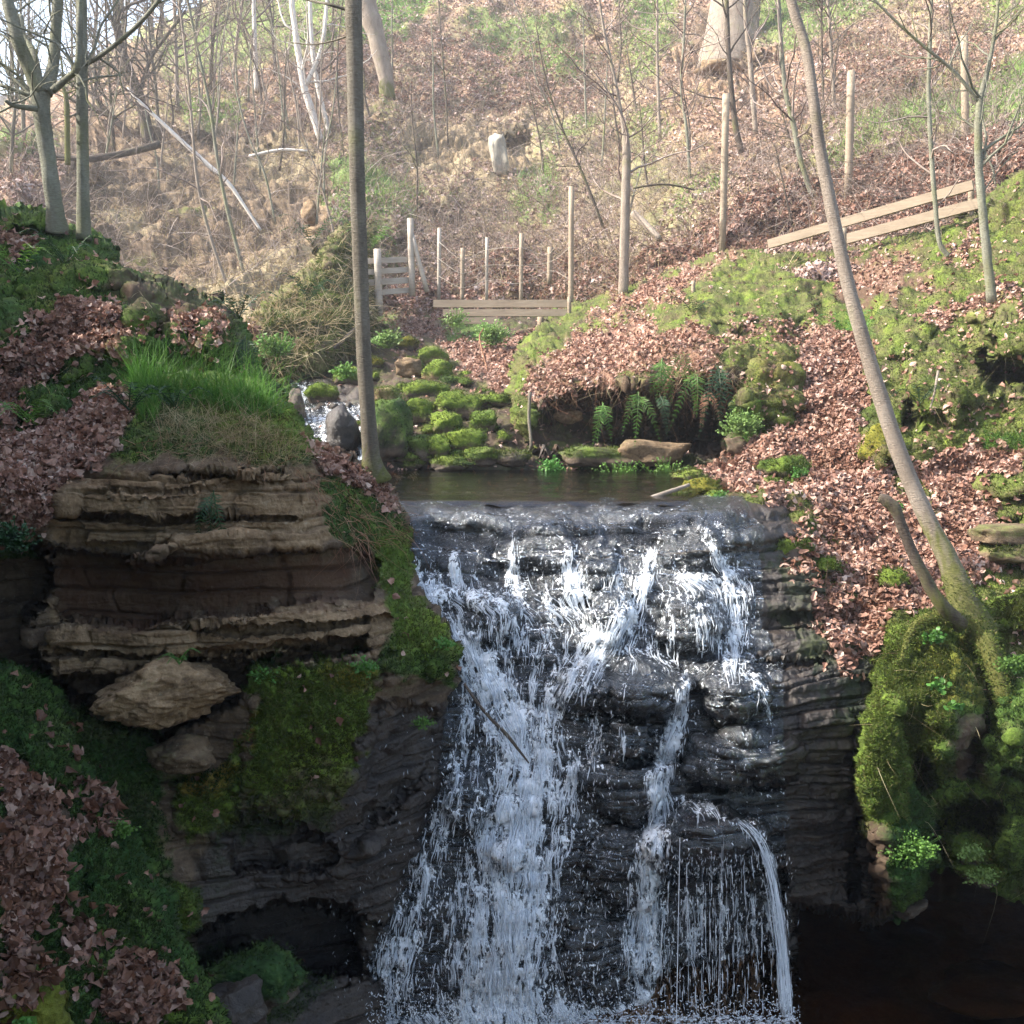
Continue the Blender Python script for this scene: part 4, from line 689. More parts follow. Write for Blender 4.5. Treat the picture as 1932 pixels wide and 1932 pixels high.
def stream_field(x, y, streams):
    wxy = np.stack([x, y, 0*x], -1); x, y = x+7*fbm(wxy, 1/34, 3, 81), y+7*fbm(wxy, 1/34, 3, 82)
    inten = np.zeros(x.shape, np.float32); dx = np.zeros_like(inten); dy = np.zeros_like(inten)+.15
    for pts, ws, I in streams:
        pts = np.array(pts, float); best = np.full(x.shape, 1e9, np.float32); bw = np.zeros_like(best); bx = np.zeros_like(best); by = np.zeros_like(best); fade = np.ones_like(best)
        for k in range(len(pts)-1):
            ax, ay = pts[k]; ex, ey = pts[k+1]-pts[k]; L = math.hypot(ex, ey); t = np.clip(((x-ax)*ex+(y-ay)*ey)/L**2, 0, 1); fd = np.clip(t*1.3+.05, 0, 1) if k == 0 else 1.
            d = np.hypot(x-ax-ex*t, y-ay-ey*t); w_ = ws[k]*(1-t)+ws[k+1]*t; q = d/w_; c = q < best
            best = np.where(c, q, best); bx = np.where(c, ex/L, bx); by = np.where(c, ey/L, by); fade = np.where(c, fd, fade)
        g_ = I*fade*np.exp(-.8*best**2); inten = np.maximum(inten, g_) if True else inten; dx += bx*g_; dy += by*g_
    if streams is STREAMS:
        for pl, v in (([(800,1115),(1400,1100),(1400,1240),(1180,1260),(1100,1330),(1000,1400),(900,1330),(830,1180)], .30), ([(860,1250),(1090,1300),(1090,1460),(1080,1960),(700,1960),(800,1560),(860,1420)], .16), ([(780,1060),(1420,1050),(1410,1120),(790,1120)], .22), ([(1215,1560),(1260,1560),(1300,1960),(1190,1960)], .2)):
            inten = np.maximum(inten, v*(1-smooth(-24, 10, sdf(x, y, pl))))
    n = np.hypot(dx, dy)+1e-6; return inten, dx/n, dy/n
def blur(A, k):
    for ax in (0, 1):
        c = np.cumsum(np.pad(A, [(k+1, k) if i == ax else (0, 0) for i in range(A.ndim)], mode='edge'), axis=ax)
        A = (np.take(c, np.arange(2*k+1, c.shape[ax]), axis=ax)-np.take(c, np.arange(0, c.shape[ax]-2*k-1), axis=ax))/(2*k+1)
    return A
def tubes(paths, rad, seg=4):
    """paths (n,k,3), rad (n,k) -> verts, quads"""
    n, k, _ = paths.shape; T = np.gradient(paths, axis=1); T /= np.linalg.norm(T, axis=2)[..., None]+1e-9
    A = np.cross(T, np.array([0, 1., 0])); A /= np.linalg.norm(A, axis=2)[..., None]+1e-6; B = np.cross(T, A)
    an = np.arange(seg)*2*math.pi/seg
    V = paths[:, :, None]+rad[:, :, None, None]*(np.cos(an)[:, None]*A[:, :, None]+np.sin(an)[:, None]*B[:, :, None])
    i, j = np.meshgrid(np.arange(k-1), np.arange(seg), indexing='ij'); f = np.stack([i*seg+j, i*seg+(j+1) % seg, (i+1)*seg+(j+1) % seg, (i+1)*seg+j], -1).reshape(-1, 4)
    return V.reshape(-1, 3), (f[None]+np.arange(n)[:, None, None]*k*seg).reshape(-1, 4)
def octas(pos, dirs, r, L):
    n = len(pos); A = np.cross(dirs, [0, 1., .01]); A /= np.linalg.norm(A, axis=1)[:, None]+1e-9; B = np.cross(dirs, A)
    V = np.stack([pos+dirs*L[:, None], pos+A*r[:, None], pos+B*r[:, None], pos-A*r[:, None], pos-B*r[:, None], pos-dirs*L[:, None]], 1).reshape(-1, 3)
    f = np.array([[0,1,2],[0,2,3],[0,3,4],[0,4,1],[5,2,1],[5,3,2],[5,4,3],[5,1,4]]); return V, (f[None]+np.arange(n)[:, None, None]*6).reshape(-1, 3)
def flow(pname, streams, n, seed, rad=(.0022, .0058), lenr=(18, 90), offs=(.01, .07), box=None, thr=.2, drift=.5):
    p = PATCH[pname]; r_ = np.random.RandomState(seed); X, Y = p['X'], p['Y']; st = p['step']
    I, dx, dy = stream_field(X, Y, streams); I = I*np.clip(.78+.75*fbm(np.stack([X, Y*.4, 0*X], -1), 1/26, 3, 77), .1, 1.25); xy = np.stack([X, Y*.35, 0*X], -1)
    lace = .35+1.5*fbm(xy, 1/13, 3, 71)
    W = np.where(I > thr, I*np.clip(lace, 0.05, 2), 0)*(p['sd'] < 2)
    Vs = blur(p['V'], 3); i = r_.choice(W.size, n, p=(W/W.sum()).ravel()); x = X.ravel()[i]+r_.rand(n)*st; y = Y.ravel()[i]+r_.rand(n)*st
    K = 9; L = r_.uniform(*lenr, n)*(.5+.5*I.ravel()[i]); off = r_.uniform(0, 1, n)**1.5*(offs[1]-offs[0])+offs[0]
    px = np.zeros((n, K, 3)); h, w_ = X.shape; path = np.zeros((n, K, 2))
    for k in range(K):
        path[:, k] = np.stack([x, y], -1)
        gi = np.clip(((y-p['y0'])/st).astype(int), 0, h-1); gj = np.clip(((x-p['x0'])/st).astype(int), 0, w_-1)
        q = Vs[gi, gj]; dep = q[:, 1]-off
        px[:, k] = Pn(x, y, dep)
        nzv = noise(np.stack([x, y, 0*x+seed], -1), 1/14, 3)
        vx = dx[gi, gj]+drift*nzv; vy = dy[gi, gj]+.35; m = np.hypot(vx, vy); x = x+vx/m*L/K; y = y+vy/m*L/K
    t = np.linspace(0, 1, K); rr = r_.uniform(*rad, n)[:, None]*np.sin(math.pi*np.clip(t*.94+.03, 0, 1))[None]**.6*(.6+.8*r_.rand(n, K))
    return tubes(px, rr), (I, dx, dy)
vv, ff = [], []
(v1, f1), (I, dx, dy) = flow('waterfall_rock', STREAMS, 9000, 5, rad=(.0009, .0032), lenr=(10, 60), offs=(.015, .07), drift=.7)
# falling curtain below the rounded boulder, free of the rock
r_ = np.random.RandomState(8); n = 380; a = r_.rand(n)**.75; cl_ = noise(np.stack([a*40, 0*a, 0*a], -1), 1., 3); a = np.clip(a-.012*cl_*3, 0, 1); x0 = 1228+240*a; y0 = 1600-46*np.sin(a*math.pi*.9)+10*a*a+r_.uniform(0, 160, n)*(r_.rand(n) < .75); dep = 5.0+.12*a+.05*r_.randn(n)
K = 9; Ls = r_.uniform(6, 38, n)+50*(r_.rand(n) < .08); Ls = np.minimum(Ls, 1925-y0); pth = np.zeros((n, K, 3))
y0 = y0+r_.rand(n)*np.maximum(0, 1930-y0-Ls)*.95
for k in range(K):
    y = y0+Ls*k/(K-1); xx = x0+(a**3)*34*((y-1580)/350)**.6*np.sign(1)*(y > 1580)+np.nan_to_num((a < .2)*-8*((y-1560)/350))+2.6*noise(np.stack([x0*.09, y*.018+0*x0, 0*x0], -1), 1., 7)+.3*r_.randn(n); pth[:, k] = Pn(xx, y, dep)
pth = np.nan_to_num(pth)
v2, f2 = tubes(pth, r_.uniform(.0008, .0028, n)[:, None]*np.sin(math.pi*np.linspace(.05, .95, K))[None]*(.5+r_.rand(n, K)))
# right-hand edge sheet
n = 260; t0 = r_.rand(n)**.7; edge = crom([(1400,1545),(1440,1590),(1462,1660),(1478,1760),(1488,1860),(1493,1940)], 20); m = len(edge); pth = np.zeros((n, K, 3)); wob = r_.randn(n)*3-16*r_.rand(n)**2
for k in range(K):
    idx = np.clip((t0*(m-18)).astype(int)+k*2, 0, m-1); e = edge[idx]; pth[:, k] = Pn(e[:, 0]+wob, e[:, 1], 5.08+.002*wob)
v3, f3 = tubes(pth, r_.uniform(.0008, .0026, n)[:, None]*np.sin(math.pi*np.linspace(.04, .96, K))[None]*(.5+r_.rand(n, K)))
# droplets
n = 2600; yy = 1250+690*r_.rand(n)**.6; c_ = r_.rand(n); xm = np.where(c_ < .55, 960-.12*(yy-1300)+r_.randn(n)*(60+.16*(yy-1250)), np.where(c_ < .8, 1330+90*r_.randn(n), 1060+60*r_.randn(n)))
yy = np.where((c_ > .55) & (c_ < .8), np.maximum(yy, 1610+40*r_.rand(n)), yy); ok = (xm > 620) & (xm < 1510) & ~((xm > 1300) & (yy < 1580)); xm, yy = xm[ok], yy[ok]; n = len(xm)
dr = np.stack([.35*r_.randn(n), .2*r_.randn(n), -1+0*xm], -1); dr /= np.linalg.norm(dr, axis=1)[:, None]
v4, f4 = octas(Pn(xm, yy, 4.9+.12*r_.rand(n)+(xm > 1200)*.05), dr, r_.uniform(.0009, .0024, n), r_.uniform(.004, .018, n))
# splash at the foot
n = 2600; xs = 690+820*r_.rand(n); ys = 1930+16*r_.randn(n)-60*r_.rand(n)**3; dr = r_.randn(n, 3); dr /= np.linalg.norm(dr, axis=1)[:, None]
v5, f5 = octas(Pn(xs, ys, 4.9+.15*r_.rand(n)), dr, r_.uniform(.0012, .0045, n), r_.uniform(.003, .012, n))
def join(parts):
    V = np.concatenate([v for v, _ in parts]); n0 = 0; t, q = [], []
    for v, f in parts: (q if f.shape[1] == 4 else t).append(f+n0); n0 += len(v)
    return V, [np.concatenate(z) for z in (t, q) if z]
n = 2200; xs = 700+800*r_.rand(n); v7, f7 = octas(Pn(xs, 1905+32*r_.rand(n), 4.85+.3*r_.rand(n))*[1, 1, 0]+np.array([0, 0, 1.])*(ZL+.01), np.tile([1., .2, 0], (n, 1))+.3*r_.randn(n, 3)*[1, 1, .05], r_.uniform(.003, .009, n), r_.uniform(.004, .02, n))
V, fs = join([(v7, f7), (v1, f1), (v2, f2), (v3, f3), (v4, f4), (v5, f5)])
tag(mesh('falling_water', V, fs, M_FOAM), 'white water streaming and splashing down the dark rock steps', 'waterfall', None, 'structure')
p = PATCH['waterfall_rock']; Vf = blur(p['V'], 2); Vf = Vf+p['N']*(.014+np.clip(I, 0, 1)*(.010+.014*fbm(Vf*np.array([1, 1, .5]), 16, 4, 3)))[..., None]
ok = (sdf(p['X'], p['Y'], [(740,934),(1400,936),(1440,1000),(1440,1180),(1480,1240),(1480,1420),(1480,1560),(1500,2050),(660,2050),(700,1800),(820,1500),(850,1250),(770,1100)]) < 0) & (p['sd'] < 0)
idx = np.arange(ok.size).reshape(ok.shape); kc = ok[:-1, :-1] & ok[1:, :-1] & ok[:-1, 1:] & ok[1:, 1:]; Fq = np.stack([idx[:-1, :-1], idx[1:, :-1], idx[1:, 1:], idx[:-1, 1:]], -1)[kc]
um = np.zeros(ok.size, bool); um[Fq.ravel()] = True; rm = np.cumsum(um)-1
tag(mesh('water_film', Vf.reshape(-1, 3)[um], [rm[Fq]], M_FILM, None, {'foam': I.ravel()[um]}), 'thin sheet of water over the waterfall rock', None, None, 'structure')
# upper cascade in the streambed
CAS = [([(585,728),(570,745),(555,760)], [9,9,9], 1.), ([(560,762),(575,790),(590,800),(560,815)], [10,11,10,10], 1.), ([(600,775),(640,785),(675,780)], [10,14,12], .8), ([(640,785),(600,805),(575,822)], [10,9,9], .9),
       ([(600,800),(610,825),(615,850)], [8,8,10], .9), ([(668,780),(676,810),(678,850),(680,880)], [5,5,6,8], .8), ([(575,770),(660,775)], [9,10], .5), ([(700,893),(780,893)], [4,4], .6)]
(v6, f6), (I2, _, _) = flow('streambed', CAS, 1500, 9, rad=(.002, .006), lenr=(4, 16), offs=(.01, .08), drift=.4)
tag(mesh('cascade_water', v6, [f6], M_FOAM), 'small white cascade tumbling into the upper pool', 'cascade', None, 'structure')
p = PATCH['streambed']; Vf = blur(p['V'], 6)+np.array([0, -.03, .03]); ok = sdf(p['X'], p['Y'], [(545,722),(600,722),(625,760),(690,765),(690,880),(600,870),(545,840)]) < 0
idx = np.arange(ok.size).reshape(ok.shape); kc = ok[:-1, :-1] & ok[1:, :-1] & ok[:-1, 1:] & ok[1:, 1:]; Fq = np.stack([idx[:-1, :-1], idx[1:, :-1], idx[1:, 1:], idx[:-1, 1:]], -1)[kc]
um = np.zeros(ok.size, bool); um[Fq.ravel()] = True; rm = np.cumsum(um)-1
tag(mesh('stream_water', Vf.reshape(-1, 3)[um], [rm[Fq]], M_FILM, None, {'foam': I2.ravel()[um]*.8}), 'stream water running over stones above the pool', None, None, 'structure')
# ---------------------------------------------------------------- rocks
_ico = {}; RK = []
def ico(level):
    if level not in _ico:
        import bmesh
        bm = bmesh.new(); bmesh.ops.create_icosphere(bm, subdivisions=level, radius=1); _ico[level] = (np.array([v.co[:] for v in bm.verts]), np.array([[v.index for v in f.verts] for f in bm.faces])); bm.free()
    return _ico[level]
def rock(name, c, s, seed, label, group=None, moss=.8, mcol=.8, wet=0., tan=0., orange=0., pale=0., lvl=5, boxy=1., facet=.26, rot=0., cat='rock', rough=.1):
    V, f = ico(lvl); r_ = np.random.RandomState(seed); V = V.copy()
    for _ in range(9):                       # planar breaks
        nn = r_.normal(size=3); nn /= np.linalg.norm(nn); h = V@nn; lim = r_.uniform(.62, .9); V -= np.clip(h-lim, 0, 1)[:, None]*nn*.85
    V = np.sign(V)*np.abs(V)**boxy
    V *= (1+facet*fbm(V, 1.1, 4, seed)+rough*.5*fbm(V, 5, 3, seed+5))[:, None]; nrm = V/np.linalg.norm(V, axis=1)[:, None]
    S_ = np.array(s); V = V*S_; up = (nrm/S_); up /= np.linalg.norm(up, axis=1)[:, None]
    ca, sa = math.cos(rot), math.sin(rot); V = V@np.array([[ca, 0, sa], [0, 1, 0], [-sa, 0, ca]]); up = up@np.array([[ca, 0, sa], [0, 1, 0], [-sa, 0, ca]])
    m = np.clip(moss*(smooth(-.75, .35, up[:, 2]+.35*noise(V, 4/max(s), seed))), 0, 1); V = V+up*((m*.012+.05*m*max(s)*fbm(V+seed, 2.2/max(s), 3, 4))*(1+fbm(V+seed, 26, 2, 3)))[:, None]
    RK.append((V[m > .45]+np.array(c), up[m > .45], mcol, max(s)))
    n = len(V); at_ = {'moss': m, 'mcol': np.full(n, mcol), 'wet': np.full(n, wet), 'tan': np.full(n, tan), 'orange': np.full(n, orange), 'pale': np.full(n, pale)}
    o = mesh(name, V, [f], M_T, None, at_); o.location = c; return tag(o, label, cat, group)
def rock_px(px, py, rx, ry, patchn, seed, label, dd=.0, depth=None, **k):
    if depth is None: q, _ = at(patchn, px, py+ry*.6); depth = q.y+dd
    c = P(px, py, depth); m = depth/F
    return rock(k.pop('name', 'boulder'), c, (rx*m, (rx+ry)*.5*m, ry*m), seed, label, **k)
# the wedged blocks under the left cliff
rock_px(318, 1302, 134, 66, None, 61, 'big pale angular sandstone block wedged under the cliff ledge', depth=4.80, moss=.25, mcol=.2, tan=1., rot=.05, facet=.2, lvl=6, rough=.2, cat='block')
rock_px(345, 1425, 62, 36, None, 62, 'small brown stone under the big sandstone block', depth=4.82, moss=.35, mcol=.1, tan=.5, lvl=5)
rock_px(690, 1600, 40, 26, None, 64, 'wet dark stone low on the shaded cliff foot', depth=5.02, moss=.2, wet=.9, lvl=4)
rock_px(470, 1850, 95, 62, None, 65, 'dark mossy boulder in front of the small cave', depth=4.55, moss=.9, mcol=.05, wet=.3, lvl=6)
rock_px(450, 1905, 60, 60, None, 66, 'grey wet stone at the bottom edge beside the mossy boulder', depth=4.2, moss=.2, mcol=.0, wet=.8, lvl=5)
# stream
S_ = 'streambed'
big = [(606,748,30,15,'bright mossy stone beside the upper little cascade',.95,.9,0),(648,826,34,38,'black wet boulder splitting the cascade behind the trunk',0,.3,1.),(559,779,17,26,'brown wet stone left of the cascade',.1,.3,.7),(623,664,32,11,'flat mossy slab across the head of the stream',.9,.85,0),
 (731,757,30,20,'tan mossy slab tilted right of the grey trunk',.5,.7,0),(724,776,26,15,'low mossy stone right of the grey trunk',.85,.8,0),(738,828,38,52,'tall dark green mossy boulder behind the pool edge',.9,.35,.2),(816,681,27,17,'wedge of mossy rock with brown underside by the leaves',.8,.85,0),(826,711,29,17,'square mossy stone below the brown wedge',.9,.8,0),
 (805,743,44,17,'long flat mossy stone in mid stream',.8,.7,0),(770,700,26,17,'bare pinkish stone among the mossy ones',.2,.5,0),(787,784,28,20,'rounded mossy stone right of a thin trickle',.9,.8,0),(843,808,30,20,'bright cushion of moss on a hanging stone',.95,1.,0),(865,772,42,20,'broad mossy hump above the pool rocks',.9,.75,0),
 (790,850,30,19,'mossy stone at the pool edge near the trunk',.85,.6,.2),(828,850,26,18,'small mossy stone in the pool edge row',.9,.8,0),(872,840,38,18,'broad yellow mossy stone above the pool',.95,.9,0),(850,878,42,11,'low mossy stone touching the pool water',.85,.7,.3),(907,865,36,12,'mossy stone at the middle of the pool edge',.9,.8,.2),(912,803,26,18,'mossy knob beside the undercut',.9,.6,0),(930,760,42,10,'mossy ledge stone leading to the undercut',.85,.6,0),
 (965,868,36,12,'stone topped with fallen leaves at the pool edge',.5,.6,.2),(578,712,22,9,'small stone at the stream head',.6,.6,.5),(655,718,30,14,'mossy stone with green plants above the cascade',.95,.7,0),(700,690,24,12,'orange mossy stone behind the grey trunk',.9,.9,0),(585,668,13,7,'dark round stone at the head of the stream',0,.3,.3),(610,700,20,8,'grey stone in the shallow upper stream',.3,.4,.6),(760,655,30,12,'golden moss cushion on leaf bank',.95,1.,0)]
for k, (x, y, a, b_, lb, mo, mc, we) in enumerate(big):
    rock_px(x, y-b_*.2, a, b_*1.3, S_, 100+k, lb, boxy=.8, moss=mo, mcol=mc, wet=we, lvl=4, orange=.5 if 'orange' in lb or 'golden' in lb else 0, tan=.6 if 'tan ' in lb or 'brown' in lb or 'pinkish' in lb else 0)
r_ = np.random.RandomState(77)
for k in range(90):
    x, y = r_.uniform(520, 960), r_.uniform(680, 880)
    if 550 < x < 690 and y > 715: continue
    rock_px(x, y, r_.uniform(8, 20), r_.uniform(6, 12), S_, 200+k, 'small mossy stone among the many in the streambed', name='stone', moss=.85, mcol=r_.uniform(.4, 1), lvl=3, cat='stone', group='small mossy stones in the streambed')
# pool and right bank
B_ = 'right_bank'
for k, (x, y, a, b_, dp, lb, mo, mc, we, tn) in enumerate([
 (1072,786,30,15,10.6,'orange brown pyramid of rock inside the undercut',0,0,0,1.),(1230,855,60,24,9.75,'long pale ledge stone under the hanging ferns',.2,.4,.2,.7),(1130,862,70,18,9.8,'mossy ledge stone under the undercut',.7,.5,.2,.2),(1180,905,42,9,9.1,'flat grey stone awash in the pool',.1,.2,.8,.2),
 (1325,928,36,26,7.75,'brown mossy boulder at the right end of the pool',.9,.75,0,.1),(1300,898,32,13,8.6,'mossy stone half buried in leaves by the pool',.6,.7,0,.3),(1270,945,46,14,7.3,'low dark stone where the pool runs out',.5,.5,.6,.1),(1352,945,26,20,7.5,'bright green clump of moss beside the pool outlet',1.,.6,0,0),
 (1420,862,24,14,9.2,'pale stone under the moss curtain',.5,.7,0,.3),(1400,840,34,22,9.3,'dark stone under the right end of the overhang',.4,.3,.2,.2),(1660,850,34,46,8.25,'round golden moss cushion behind the leaning trunk',1.,1.,0,0),(1480,885,44,24,8.3,'green moss cushion in the middle of the leaf slope',1.,.6,0,0),
 (1900,1010,60,20,6.7,'flat grey bedded stone at the right edge',.4,.5,0,.3),(1920,1045,66,16,6.6,'lower flat bedded stone at the right edge',.5,.5,0,.3),(1490,1040,34,20,6.5,'moss cushion on the wet ledge beside the falls',.95,.9,.2,0),(1555,1070,30,14,6.45,'small moss pad among the leaves',.95,.9,0,0),(1685,1095,26,24,6.4,'moss tuft beneath the broken limb',.95,1.,0,0)]):
    rock_px(x, y, a, b_, None, 300+k, lb, depth=dp, moss=mo, mcol=mc, wet=we, tan=tn, lvl=4, orange=.45 if 'golden' in lb or 'brown mossy' in lb else 0, boxy=.6 if 'bedded' in lb or 'ledge' in lb else 1.)
rock_px(1830, 1610, 40, 32, None, 340, 'round leafy green moss clump in the cave mouth', depth=5.5, moss=1., mcol=.5, lvl=4, name='moss_clump', cat='moss clump')
rock_px(1850, 1648, 46, 24, None, 341, 'lower moss clump hanging at the cave mouth', depth=5.45, moss=1., mcol=.5, lvl=4, name='moss_clump', cat='moss clump')
rock_px(1720, 1716, 34, 14, None, 342, 'grey slate slab tilted under the outcrop', depth=5.5, moss=0, wet=.4, lvl=4, rot=.5)
rock_px(1870, 1868, 120, 34, None, 343, 'reddish rock shelf showing through the plunge pool', depth=5.55, moss=0, tan=.35, wet=.8, lvl=4)
rock_px(941, 290, 15, 38, None, 347, 'upright pale stone slab on the far hillside', depth=22.8, moss=.15, tan=.3, pale=.45, lvl=4, name='standing_stone', facet=.2, boxy=.55, rot=.12)
for k, (x, y, a, b_, lb) in enumerate([(585,405,16,26,'dark slab standing in the rock face'),(600,440,24,14,'grey block low in the rock face'),(1360,130,44,16,'pale boulder under the big stump'),(1400,170,34,14,'tan stone below the big stump'),(1130,70,16,7,'small pale stone high on the hillside'),(1440,175,26,10,'flat pale stone right of the big stump'),(215,310,22,12,'mossy stone near the fallen log')]):
    q, _ = at('hillside', x, y+b_*.6); rock_px(x, y, a, b_, None, 360+k, lb, depth=q.y, moss=.1, tan=.8, lvl=3)
for hi, mt, lab in ((1, M_MOSSB, 'yellow green moss growing over the boulders'), (0, M_MOSSD, 'dark moss growing over the shaded boulders')):
    r_ = np.random.RandomState(91+hi); ps, ns = [], []
    for Vr, Nr, mc_, sz in RK:
        if (mc_ > .45) != bool(hi) or len(Vr) < 5: continue
        k = r_.randint(0, len(Vr), int(1100*min(1, sz*4))); ps.append(Vr[k]+.01*r_.normal(size=(len(k), 3))); ns.append(Nr[k])
    p_, N_ = np.concatenate(ps), np.concatenate(ns); n = len(p_); D = N_+.5*r_.normal(size=(n, 3)); D /= np.linalg.norm(D, axis=1)[:, None]; Sd = np.cross(D, r_.normal(size=(n, 3))); Sd /= np.linalg.norm(Sd, axis=1)[:, None]
    V = np.stack([p_-Sd*.006, p_+Sd*.006, p_+D*.022*r_.uniform(.5, 1.2, (n, 1))], 1).reshape(-1, 3); tag(mesh('moss_tufts', V, [np.arange(3*n).reshape(n, 3)], mt, None, None, False), lab, 'moss', None, 'stuff')
# ---------------------------------------------------------------- trees
def grow(mb, path, rads, n, L, seed, t0=.2, lev=1, spread=1., up=.35, seg=4, a=0.):
    r_ = np.random.RandomState(seed); m = len(path)
    for _ in range(n):
        i = int(r_.uniform(t0, .98)*(m-1)); p0 = path[i]; T = path[min(i+1, m-1)]-path[max(i-1, 0)]; T = T/(np.linalg.norm(T)+1e-9)
        D = r_.normal(size=3); D -= T*D.dot(T)*.7; D /= np.linalg.norm(D); D = D*spread+T*.5+np.array([0, 0, up]); D /= np.linalg.norm(D)
        l = L*r_.uniform(.4, 1.1); k = 7; r0 = min(rads[i]*.5, l*.014); pts = [p0]; d = D.copy()
        for s_ in range(k): d = d+.22*r_.normal(size=3)+np.array([0, 0, .05]); d /= np.linalg.norm(d); pts.append(pts[-1]+d*l/k)
        pts = np.array(pts); rr = np.linspace(r0, max(r0*.2, .0012), k+1); mb.tube(pts, rr, seg if r0 > .004 else 3, cap=False, a=a)
        if lev > 0: grow(mb, pts, rr, r_.randint(2, 5), l*.5, r_.randint(1 << 30), .25, lev-1, spread, up*.6, 3, a)
def limb(pts, ws, d=None):
    pts = [(p[0], p[1], p[2] if len(p) > 2 else d) for p in pts]; path = crom([Pn(*p) for p in pts], 6)
    dd = np.array([p[2] for p in pts]); t = np.linspace(0, len(pts)-1, len(path)); w_ = np.interp(t, np.linspace(0, len(pts)-1, len(ws)), ws); return path, w_/2/F*np.interp(t, range(len(pts)), dd)
def tree(name, label, trunk, ws, d, mat, limbs=(), tw=14, L=1.2, lev=2, seed=1, cat='tree', group=None, mossv=None, seg=12, t0=.35, up=.35, rough=.12, flare=1., crownmat=None):
    path, rad = limb(trunk, ws, d); rad = rad.copy()
    if flare > 1: k = np.linspace(0, 1, len(rad)); rad *= 1+(flare-1)*np.exp(-k*14)
    root = empty(name, Vector(path[0].tolist()), label, cat, group)
    mb = MB(); a = None
    if mossv:
        z = np.repeat(np.linspace(0, 1, len(path)), seg); a = np.clip(mossv*(.8-z*3.2)+.5*np.random.RandomState(seed).randn(len(z))*.3, 0, 1)
    base = len(mb.A); mb.tube(path, rad, seg, rough=rough, seed=seed, a=0. if a is None else a, cap=True)
    mb.A = [np.broadcast_to(x, (len(v),)) for x, v in zip(mb.A, mb.V)]
    mb.build('trunk', mat, root)
    cb = MB(); 
    for i, (pts, w_) in enumerate(limbs):
        lp, lr = limb(pts, w_, d); cb.tube(lp, lr, 8, rough=.1, seed=seed+i)
        if tw: grow(cb, lp, lr, max(4, tw//2), L*.7, seed*31+i, .2, lev-1, 1., up)
    if tw: grow(cb, path, rad, tw, L, seed*7, t0, lev, 1., up)
    if cb.V: cb.build('crown', crownmat or (M_TWIG if mat in (M_BARKG, M_BARKL, M_BIRCH) and not limbs else mat), root)
    return root
tree('tree', 'slender grey brown trunk rising beside the upper pool, moss at its foot', [(706,905,6.25),(700,860,6.22),(694,780,6.2),(686,660,6.2),(679,480,6.2),(673,300,6.2),(669,100,6.2),(666,-60,6.2),(668,-500,6.3),(650,-900,6.3)], [46,31,28.5,28,28,29,30,31,26,12], 6.2, M_BARK,
     [([(655,18,6.2),(620,8,6.2),(590,2,6.3),(530,-12,6.4)], [7,5,3]), ([(655,68,6.2),(625,78,6.3),(590,84,6.4),(545,80,6.5)], [4,3,2]), ([(668,-300,6.2),(760,-500,6.3)], [10,4])], tw=0, seed=3, mossv=1.2, flare=1.45, seg=20, rough=.05)
tree('leaning_tree', 'pale thin trunk leaning left out of the mossy outcrop on the right', [(1845,1195,5.85),(1820,1140,5.85),(1790,1060,5.9),(1752,985,5.95),(1702,870,6.),(1652,720,6.05),(1606,560,6.1),(1574,420,6.15),(1549,290,6.2),(1535,190,6.2),(1520,90,6.25),(1488,-20,6.3),(1440,-300,6.5),(1400,-650,6.8)], [70,54,38,32,30,28,25,23,21,19,18,17,13,6], 6., M_BARKL,
     [([(1548,285,6.2),(1553,275,6.2),(1556,270,6.2)], [9,8,6])], tw=0, seed=4, mossv=1.9, flare=1.15, seg=18, rough=.06)
rt = tree('broken_limb', 'short broken limb with a mossy knuckle in front of the leaning trunk', [(1812,1178,5.7),(1775,1140,5.65),(1745,1090,5.65),(1718,1035,5.65),(1700,990,5.65),(1690,962,5.65),(1672,945,5.66),(1658,940,5.67)], [34,26,22,20,19,22,24,16], 5.65, M_BARKD, tw=0, seed=5, cat='limb', mossv=.4, seg=14)
ROOTM = []
for k, (pts, ws, lb) in enumerate([([(1845,1185,5.75),(1868,1230,5.6),(1885,1290,5.5),(1905,1335,5.42),(1915,1360,5.4)], [44,36,30,24,10], 'thick yellow mossy root running down the right outcrop'),
     ([(1820,1175,5.7),(1760,1165,5.7),(1720,1190,5.68),(1700,1250,5.55)], [30,26,18,8], 'mossy root curving left from the leaning tree')]):
    pth, rd = limb(pts, ws); mb = MB(); mb.tube(pth, rd, 14, rough=.15, seed=k, a=1.); o = mb.build('tree_root', M_MOSSY); vv_ = mb.V[0].reshape(-1, 14, 3); nn_ = vv_-vv_.mean(1)[:, None]; nn_ /= np.linalg.norm(nn_, axis=2)[..., None]+1e-9; ROOTM.append((vv_.reshape(-1, 3), nn_.reshape(-1, 3))); tag(o, lb, 'root')
lp_, lr_ = limb([(1850,1200,5.85),(1820,1140,5.85),(1800,1085,5.9)], [74,54,40]); mb = MB(); mb.tube(lp_, lr_, 14, cap=False); vv_ = mb.V[0].reshape(-1, 14, 3); nn_ = vv_-vv_.mean(1)[:, None]; nn_ /= np.linalg.norm(nn_, axis=2)[..., None]; ROOTM.append((vv_.reshape(-1, 3), nn_.reshape(-1, 3)))
r_ = np.random.RandomState(3); pv = np.concatenate([a for a, _ in ROOTM]); nv = np.concatenate([b_ for _, b_ in ROOTM]); k_ = r_.randint(0, len(pv), 9000); p_ = pv[k_]+.012*r_.normal(size=(9000, 3)); D = nv[k_]+.5*r_.normal(size=(9000, 3)); D /= np.linalg.norm(D, axis=1)[:, None]
